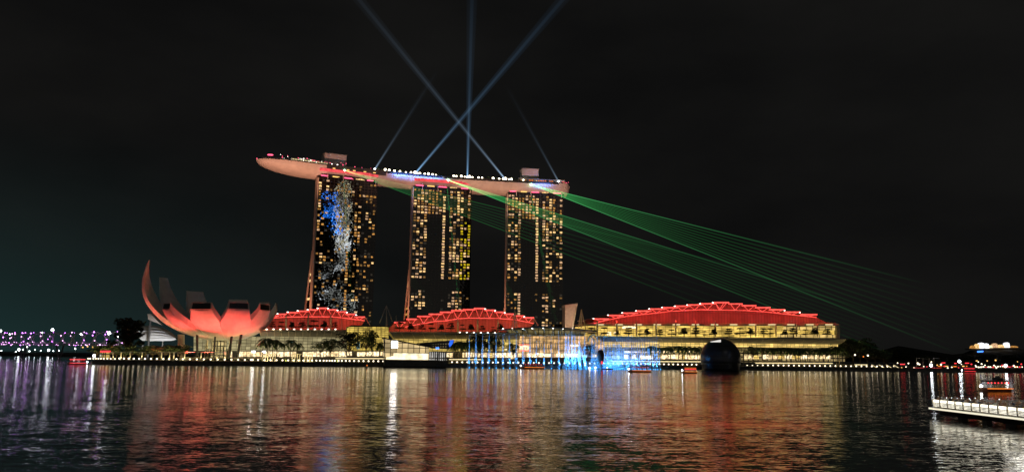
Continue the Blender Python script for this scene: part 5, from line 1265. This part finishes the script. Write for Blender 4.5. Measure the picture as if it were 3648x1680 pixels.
seq += [(3418, 1286, 'lamp_cool', 36), (3317, 1300, 'lamp_cool', 12), (3271, 1295, 'lamp_white', 20), (3046, 1263, 'lamp_white', 36), (3076, 1269, 'lamp_orange', 36), (3092, 1265, 'lamp_white', 36), (3583, 1301, 'lamp_cool', 6)]
seq.sort(); cn = {}
for px, py, mt_, n in seq:
    cn[mt_] = cn.get(mt_, 0) + 1
    p = PN(px, py, n); t = thing('shore_lamp', '%s lamp on the right shore, %s of its colour from the left' % ({'lamp_white': 'warm white', 'lamp_red': 'red', 'lamp_orange': 'orange', 'lamp_cool': 'brilliant white', 'lamp_amber': 'amber', 'lamp_small': 'small'}[mt_], nth(cn[mt_])), 'lamp', p, 'lamps scattered along the right shore')
    o = link('bulb', spm[mt_]); o.parent = t; s_ = 1.7 if mt_ == 'lamp_cool' else random.uniform(.6, 1.05); o.scale = (s_, s_, s_)
    o = link('pole', pole_me); o.parent = t; o.scale = (1, 1, max(.2, (p.z - QZ) / 4.5))
for i, (xa, xb, y, n, mt_) in enumerate(((3205, 3228, 1296, 30, 'lamp_red'), (3340, 3360, 1303, 26, 'lamp_orange'), (3366, 3382, 1303, 26, 'lamp_amber'), (3394, 3412, 1304, 26, 'lamp_orange'), (3426, 3440, 1303, 26, 'lamp_amber'), (3352, 3372, 1291, 50, 'lamp_red'), (3436, 3456, 1292, 50, 'lamp_red'), (3398, 3412, 1293, 50, 'lamp_red'))):
    t = thing('food_stall', 'small lit stall with %s glow on the right shore, %s from the left' % ({'lamp_red': 'red', 'lamp_orange': 'orange', 'lamp_amber': 'amber'}[mt_], nth(i + 1)), 'stall', PP((xa + xb) / 2, n, QZ), 'lit stalls on the right shore')
    part(pxbox(xa + 3, y - 1.2, xb - 4, y + 1.6, n, .4), 'lit_front', M[mt_], t); part(pxbox(xa - 1, y - 5, xb + 1, y - 2.8, n - 1, 5), 'awning', M['dark_metal'], t); part(pxbox(xa, y + 2.6, xb, y + 8, n + .1, 4), 'counter', M['dark_concrete'], t)
for i in range(4):
    xa = 3105 + i * 26; a = PP(xa, 6, QZ + 2.2); b_ = PP(xa + 18, 3, QZ + .3)
    t = thing('ramp_rail', 'slanting white-lit ramp rail at the right end of the quay, %s from the left' % nth(i + 1), 'lit rail', PP(xa + 9, 4, QZ), 'slanting lit ramp rails'); o = MB(); o.tube([a, b_], .22, 5); part(o, 'strip', M['strip_warm'], t); o = MB(); o.tube([a, V((a.x, a.y, QZ))], .1, 4); part(o, 'post', M['dark_metal'], t)

# ================================================================== JETTY with white railing and people
JZ = 1.5
JA = PZ(3322, 1449, JZ); JB = PZ(3648, 1486.5, JZ)
uj = JB - JA; uj.z = 0; uj.normalize(); vj = V((-uj.y, uj.x, 0))
if vj.x < 0: vj = -vj
LJ = (JB - JA).length + 14; WJ = 17.0
def J(a, b, z): return V((JA.x, JA.y, 0)) + uj * a + vj * b + V((0, 0, z))
jet_ = thing('jetty', 'white-railed viewing jetty on square piles at the right, full of people', 'jetty', J(LJ / 2, WJ / 2, 0))
o = MB(); o.prism([J(-.6, -.3, JZ - .35), J(LJ, -.3, JZ - .35), J(LJ, -.3, JZ), J(-.6, -.3, JZ)], vj * (WJ + .6)); part(o, 'deck', M['concrete'], jet_)
o = MB(); o.prism([J(.4, .9, JZ - 1.1), J(LJ, .9, JZ - 1.1), J(LJ, .9, JZ - .36), J(.4, .9, JZ - .36)], vj * (WJ - 1.8)); part(o, 'beams', M['dark_concrete'], jet_)
for a in (5.0, 10.6, 15.6, 20.4, 25.0):
    for b_ in (1.6, 9, 15.5):
        o = MB(); o.box(J(a, b_, .2), uj * .45, vj * .45, V((0, 0, .9))); part(o, 'pile', M['concrete'], jet_)
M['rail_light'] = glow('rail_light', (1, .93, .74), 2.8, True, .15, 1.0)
M['lit_slat_glow'] = glow('lit_slat_glow', (1, .94, .76), 1.7, True, .3, 1.0)  # lamplight put into the white slats, which glow by themselves
def rail_line(P, n, mirror=False):
    for i in range(n + 1):
        pts = []
        for j in range(7):
            t_ = j / 6; pts.append(P(i, .28 - .55 * math.sin(t_ * PI * .55) + .25 * t_, JZ + 1.22 * t_))
        o = MB(); 
        for p, q in zip(pts, pts[1:]): o.prism([p, q, q + (P(i + .085, 0, 0) - P(i, 0, 0)), p + (P(i + .085, 0, 0) - P(i, 0, 0))], (P(i, .16, 0) - P(i, 0, 0)))
        part(o, 'rail_rib', M['cream'], jet_)
    for i in range(n):
        o = MB()
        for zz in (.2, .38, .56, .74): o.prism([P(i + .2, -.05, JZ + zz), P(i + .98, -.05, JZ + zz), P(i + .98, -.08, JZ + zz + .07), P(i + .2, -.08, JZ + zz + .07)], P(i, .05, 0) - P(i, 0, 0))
        part(o, 'rail_slats', M['lit_slat_glow'] if not mirror else M['white'], jet_)
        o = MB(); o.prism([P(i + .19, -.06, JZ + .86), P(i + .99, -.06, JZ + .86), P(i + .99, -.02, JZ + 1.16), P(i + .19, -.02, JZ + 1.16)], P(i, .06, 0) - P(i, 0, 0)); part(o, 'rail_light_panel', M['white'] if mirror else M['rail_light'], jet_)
SPJ = 1.93; nrail = int(LJ / SPJ)
rail_line(lambda i, b, z: J(i * SPJ, b, z), nrail)
rail_line(lambda i, b, z: J(b, i * SPJ + .2, z), int(WJ / SPJ), True)
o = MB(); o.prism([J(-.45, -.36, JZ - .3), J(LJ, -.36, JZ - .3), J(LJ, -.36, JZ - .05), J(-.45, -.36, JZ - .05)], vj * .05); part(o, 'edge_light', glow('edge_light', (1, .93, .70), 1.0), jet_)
# people
def person_mesh(arm, lean, hh):
    me = bpy.data.meshes.new('body'); bm = bmesh.new(); sk = bm.verts.layers.skin.verify()
    J_ = {'pel': (0, 0, .95, .13), 'spine': (0, lean * .3, 1.15, .125), 'chest': (0, lean * .6, 1.36, .15), 'neck': (0, lean, 1.50, .055), 'head': (0, lean + .02, 1.60, .085), 'top': (0, lean + .02, 1.71, .07)}
    E_ = [('pel', 'spine'), ('spine', 'chest'), ('chest', 'neck'), ('neck', 'head'), ('head', 'top')]
    for s_, sd_ in ((-1, 'l'), (1, 'r')):
        J_['hip' + sd_] = (s_ * .10, 0, .88, .095); J_['knee' + sd_] = (s_ * .12, .03, .48, .065); J_['ank' + sd_] = (s_ * .13, -.03, .07, .045); J_['toe' + sd_] = (s_ * .14, .14, .03, .04)
        J_['sho' + sd_] = (s_ * .20, lean * .7, 1.40, .06)
        if arm == 2 or (arm == 1 and s_ > 0):
            J_['elb' + sd_] = (s_ * .27, lean + .18, 1.22, .045); J_['wri' + sd_] = (s_ * .12, lean + .36, 1.45, .032); J_['han' + sd_] = (s_ * .09, lean + .40, 1.54, .035)
        else:
            J_['elb' + sd_] = (s_ * .27, lean * .6, 1.12, .045); J_['wri' + sd_] = (s_ * .25, lean * .6 + .12, .90, .033); J_['han' + sd_] = (s_ * .24, lean * .6 + .16, .80, .035)
        E_ += [('pel', 'hip' + sd_), ('hip' + sd_, 'knee' + sd_), ('knee' + sd_, 'ank' + sd_), ('ank' + sd_, 'toe' + sd_), ('chest', 'sho' + sd_), ('sho' + sd_, 'elb' + sd_), ('elb' + sd_, 'wri' + sd_), ('wri' + sd_, 'han' + sd_)]
    vs_ = {}
    for k, (x, y, z, r) in J_.items():
        v_ = bm.verts.new((x, y, z * hh)); v_[sk].radius = (r, r * .85); vs_[k] = v_
    vs_['pel'][sk].use_root = True
    for a, b in E_: bm.edges.new((vs_[a], vs_[b]))
    bm.to_mesh(me); bm.free()
    o = bpy.data.objects.new('body_builder', me); COL.objects.link(o)
    o.modifiers.new('skin', 'SKIN'); o.modifiers.new('sub', 'SUBSURF').levels = 1
    dg = bpy.context.evaluated_depsgraph_get(); res = bpy.data.meshes.new_from_object(o.evaluated_get(dg))
    bpy.data.objects.remove(o); res.materials.clear(); res.materials.append(M['skin'])
    for p in res.polygons: p.use_smooth = True
    res.name = 'body'
    def shell(z0, z1, off, armlim):
        b2 = bmesh.new(); b2.from_mesh(res)
        kill = [f for f in b2.faces if not (z0 * hh <= f.calc_center_median().z <= z1 * hh) or (armlim and f.calc_center_median().y > lean + .22)]
        bmesh.ops.delete(b2, geom=kill, context='FACES'); b2.normal_update()
        for v_ in b2.verts: v_.co += v_.normal * off
        m2 = bpy.data.meshes.new('cloth'); b2.to_mesh(m2); b2.free()
        for p in m2.polygons: p.use_smooth = True
        return m2
    hair = shell(1.66, 1.9, .018, False)
    return res, shell(.93, 1.47, .016, True), shell(.12, .97, .014, False), hair
PROT = [person_mesh(0, .03, 1.0), person_mesh(1, .06, .97), person_mesh(2, .05, 1.03), person_mesh(0, .10, .93)]
CN = ['white', 'navy', 'brown', 'black', 'grey', 'tan']
random.seed(17)
spots = []
for i in range(66):
    a = .5 + (i % 26) * .92 + random.uniform(-.35, .35); b_ = random.uniform(.45, .8) if i < 26 else random.uniform(1.2, 1.8) if i < 40 else random.uniform(2.2, 7)
    spots.append((a, b_))
used = {}
POSE = ['arms down', 'one hand raised', 'both hands raised', 'leaning forward']
for i, (a, b_) in enumerate(sorted(spots)):
    pr = i % 4; sc_, tc_ = random.randrange(6), random.choice([1, 3, 4])
    row = 'along the near jetty rail' if b_ < 1.9 else 'in the jetty crowd behind'
    key = (row,); used[key] = used.get(key, 0) + 1
    t = thing('person', 'person in %s top, %s trousers, %s, %s %s' % (CN[sc_], CN[tc_], POSE[pr], nth(used[key]), row), 'person', J(a, b_, JZ), 'people on the white jetty')
    t.rotation_euler = (0, 0, math.atan2(-.1, .9) + random.uniform(-.5, .5) + (0 if random.random() < .8 else 2.0)); s_ = random.uniform(.93, 1.04); t.scale = (s_, s_, s_)
    for nm, me, mt_ in zip(('body', 'top', 'trousers', 'hair'), PROT[pr], (M['skin'], M['cloth%d' % sc_], M['cloth%d' % tc_], M['hair'])):
        o = link(nm, me); o.parent = t
        if not me.materials: me.materials.append(mt_)
        o.material_slots[0].link = 'OBJECT'; o.material_slots[0].material = mt_
pk = MB(); pk.box((0, 0, 0), (.04, 0, 0), (0, .006, 0), (0, 0, .075)); me_case = pk.mesh('case', M['black'])
pk = MB(); pk.box((0, -.008, 0), (.036, 0, 0), (0, .002, 0), (0, 0, .07)); me_scr = pk.mesh('screen', glow('added_phone_glow', (.9, .95, 1), 3.5, False))  # added glowing screens, bright dots among the dim crowd
np_ = 0
for o_ in [o for o in bpy.data.objects if o.name.startswith('person')]:
    if 'raised' in o_['label'] and o_.location.y > 100 and np_ < 16:
        np_ += 1; bpy.context.view_layer.update(); c_ = o_.matrix_world @ V((.02 if 'both' in o_['label'] else .09, .46, 1.60))
        t = thing('phone', 'raised phone with glowing screen held up on the jetty, %s from its tip' % nth(np_), 'phone', c_, 'phones added on the jetty'); t.rotation_euler = o_.rotation_euler
        for nm, me in (('case', me_case), ('screen', me_scr)):
            q_ = link(nm, me); q_.parent = t
light('jetty_fill', 'AREA', J(12, 8, JZ + 5), 500, (1, .95, .85), J(12, 6, JZ), 10, 4)  # added soft fill above the crowd, no lamp hangs there

random.seed(23)
pz = sorted(random.choice([random.uniform(1000, 1360), random.uniform(1610, 2010), random.uniform(2200, 2480), random.uniform(2690, 3100)]) for _ in range(44))
for i, px in enumerate(pz):
    zn_ = 0 if px < 1400 else 1 if px < 2100 else 2 if px < 2550 else 3; j = sum(1 for q in pz[:i + 1] if (0 if q < 1400 else 1 if q < 2100 else 2 if q < 2550 else 3) == zn_)
    sc_, tc_ = random.randrange(6), random.choice([1, 3, 4])
    t = thing('person', 'person in %s top on the quay %s, %s from its left' % (CN[sc_], ['before the left mall', 'behind the spaced jets', 'left of the dark dome', 'right of the dark dome'][zn_], nth(j)), 'person', PP(px, random.uniform(1.6, 4.5), QZ), 'people strolling on the quay')
    t.rotation_euler = (0, 0, random.uniform(0, 6.28))
    for nm, me, mt_ in zip(('body', 'top', 'trousers', 'hair'), PROT[i % 2 * 3], (M['skin'], M['cloth%d' % sc_], M['cloth%d' % tc_], M['hair'])):
        o = link(nm, me); o.parent = t; o.material_slots[0].link = 'OBJECT'; o.material_slots[0].material = mt_

# ================================================================== office tower across the bay, mirrored in the left hotel tower's glass
A0, u0, v0, w0 = TOWERS[0]
def mirror_hit(px, py, yb):
    d = ray(px, py).normalized(); t_ = (A0 - CAM).dot(v0) / d.dot(v0); p = CAM + d * t_; r_ = d - v0 * 2 * d.dot(v0); return p + r_ * ((yb - p.y) / r_.y)
YB = -160
hits = [mirror_hit(x, y, YB) for x in (1133, 1262) for y in (655, 1120)]
xs_ = [h.x for h in hits]; zs_ = [h.z for h in hits]
off = thing('office_tower', 'lit office tower seen only mirrored in the dark glass of the left hotel tower', 'building', V(((min(xs_) + max(xs_)) / 2, YB, 0)))
o = MB(); o.prism([(min(xs_) - 4, YB - .5, 0), (max(xs_) + 4, YB - .5, 0), (max(xs_) + 4, YB - .5, max(zs_) + 6), (min(xs_) - 4, YB - .5, max(zs_) + 6)], (0, -40, 0)); part(o, 'wall', M['black'], off)
random.seed(2)
def mrect(x0, y0, x1, y1, prob, dx, dy, mts):
    grp = {}
    y = y0
    while y < y1:
        x = x0
        while x < x1:
            if random.random() < prob:
                mt_ = random.choice(mts); a = mirror_hit(x, y, YB); b_ = mirror_hit(x + dx * random.uniform(.5, .9), y + dy * .5, YB)
                grp.setdefault(mt_, MB()).prism([(a.x, YB + .3, b_.z), (b_.x, YB + .3, b_.z), (b_.x, YB + .3, a.z), (a.x, YB + .3, a.z)], (0, .2, 0))
            x += dx
        y += dy
    for mt_, mbx in grp.items(): part(mbx, 'lit_windows', M[mt_], off, None, 'stuff')
M['mir_blue'] = glow('office_screen_blue', (.02, .22, 1), 55, False, .5, .05); M['mir_white'] = glow('office_window_white', (.85, .92, 1), 30, False, .5, .05); M['mir_cream'] = glow('office_window_cream', (1, .9, .55), 18, False, .5, .05); M['mir_dim'] = glow('office_window_dim', (.8, .85, .8), 10, False, .5, .05)
mrect(1158, 728, 1205, 765, .85, 14, 6, ['mir_blue']); mrect(1150, 690, 1200, 712, .5, 12, 8, ['mir_blue']); mrect(1148, 770, 1205, 830, .3, 14, 9, ['mir_blue'])
mrect(1196, 650, 1246, 810, .55, 7, 6, ['mir_cream', 'mir_cream', 'mir_dim']); mrect(1200, 815, 1248, 895, .75, 8, 6, ['mir_white', 'mir_white', 'mir_cream'])
mrect(1135, 940, 1225, 1115, .16, 7, 7, ['mir_dim', 'mir_white', 'mir_dim']); mrect(1225, 1050, 1262, 1115, .25, 7, 7, ['mir_dim']); mrect(1200, 900, 1240, 960, .4, 8, 7, ['mir_dim'])
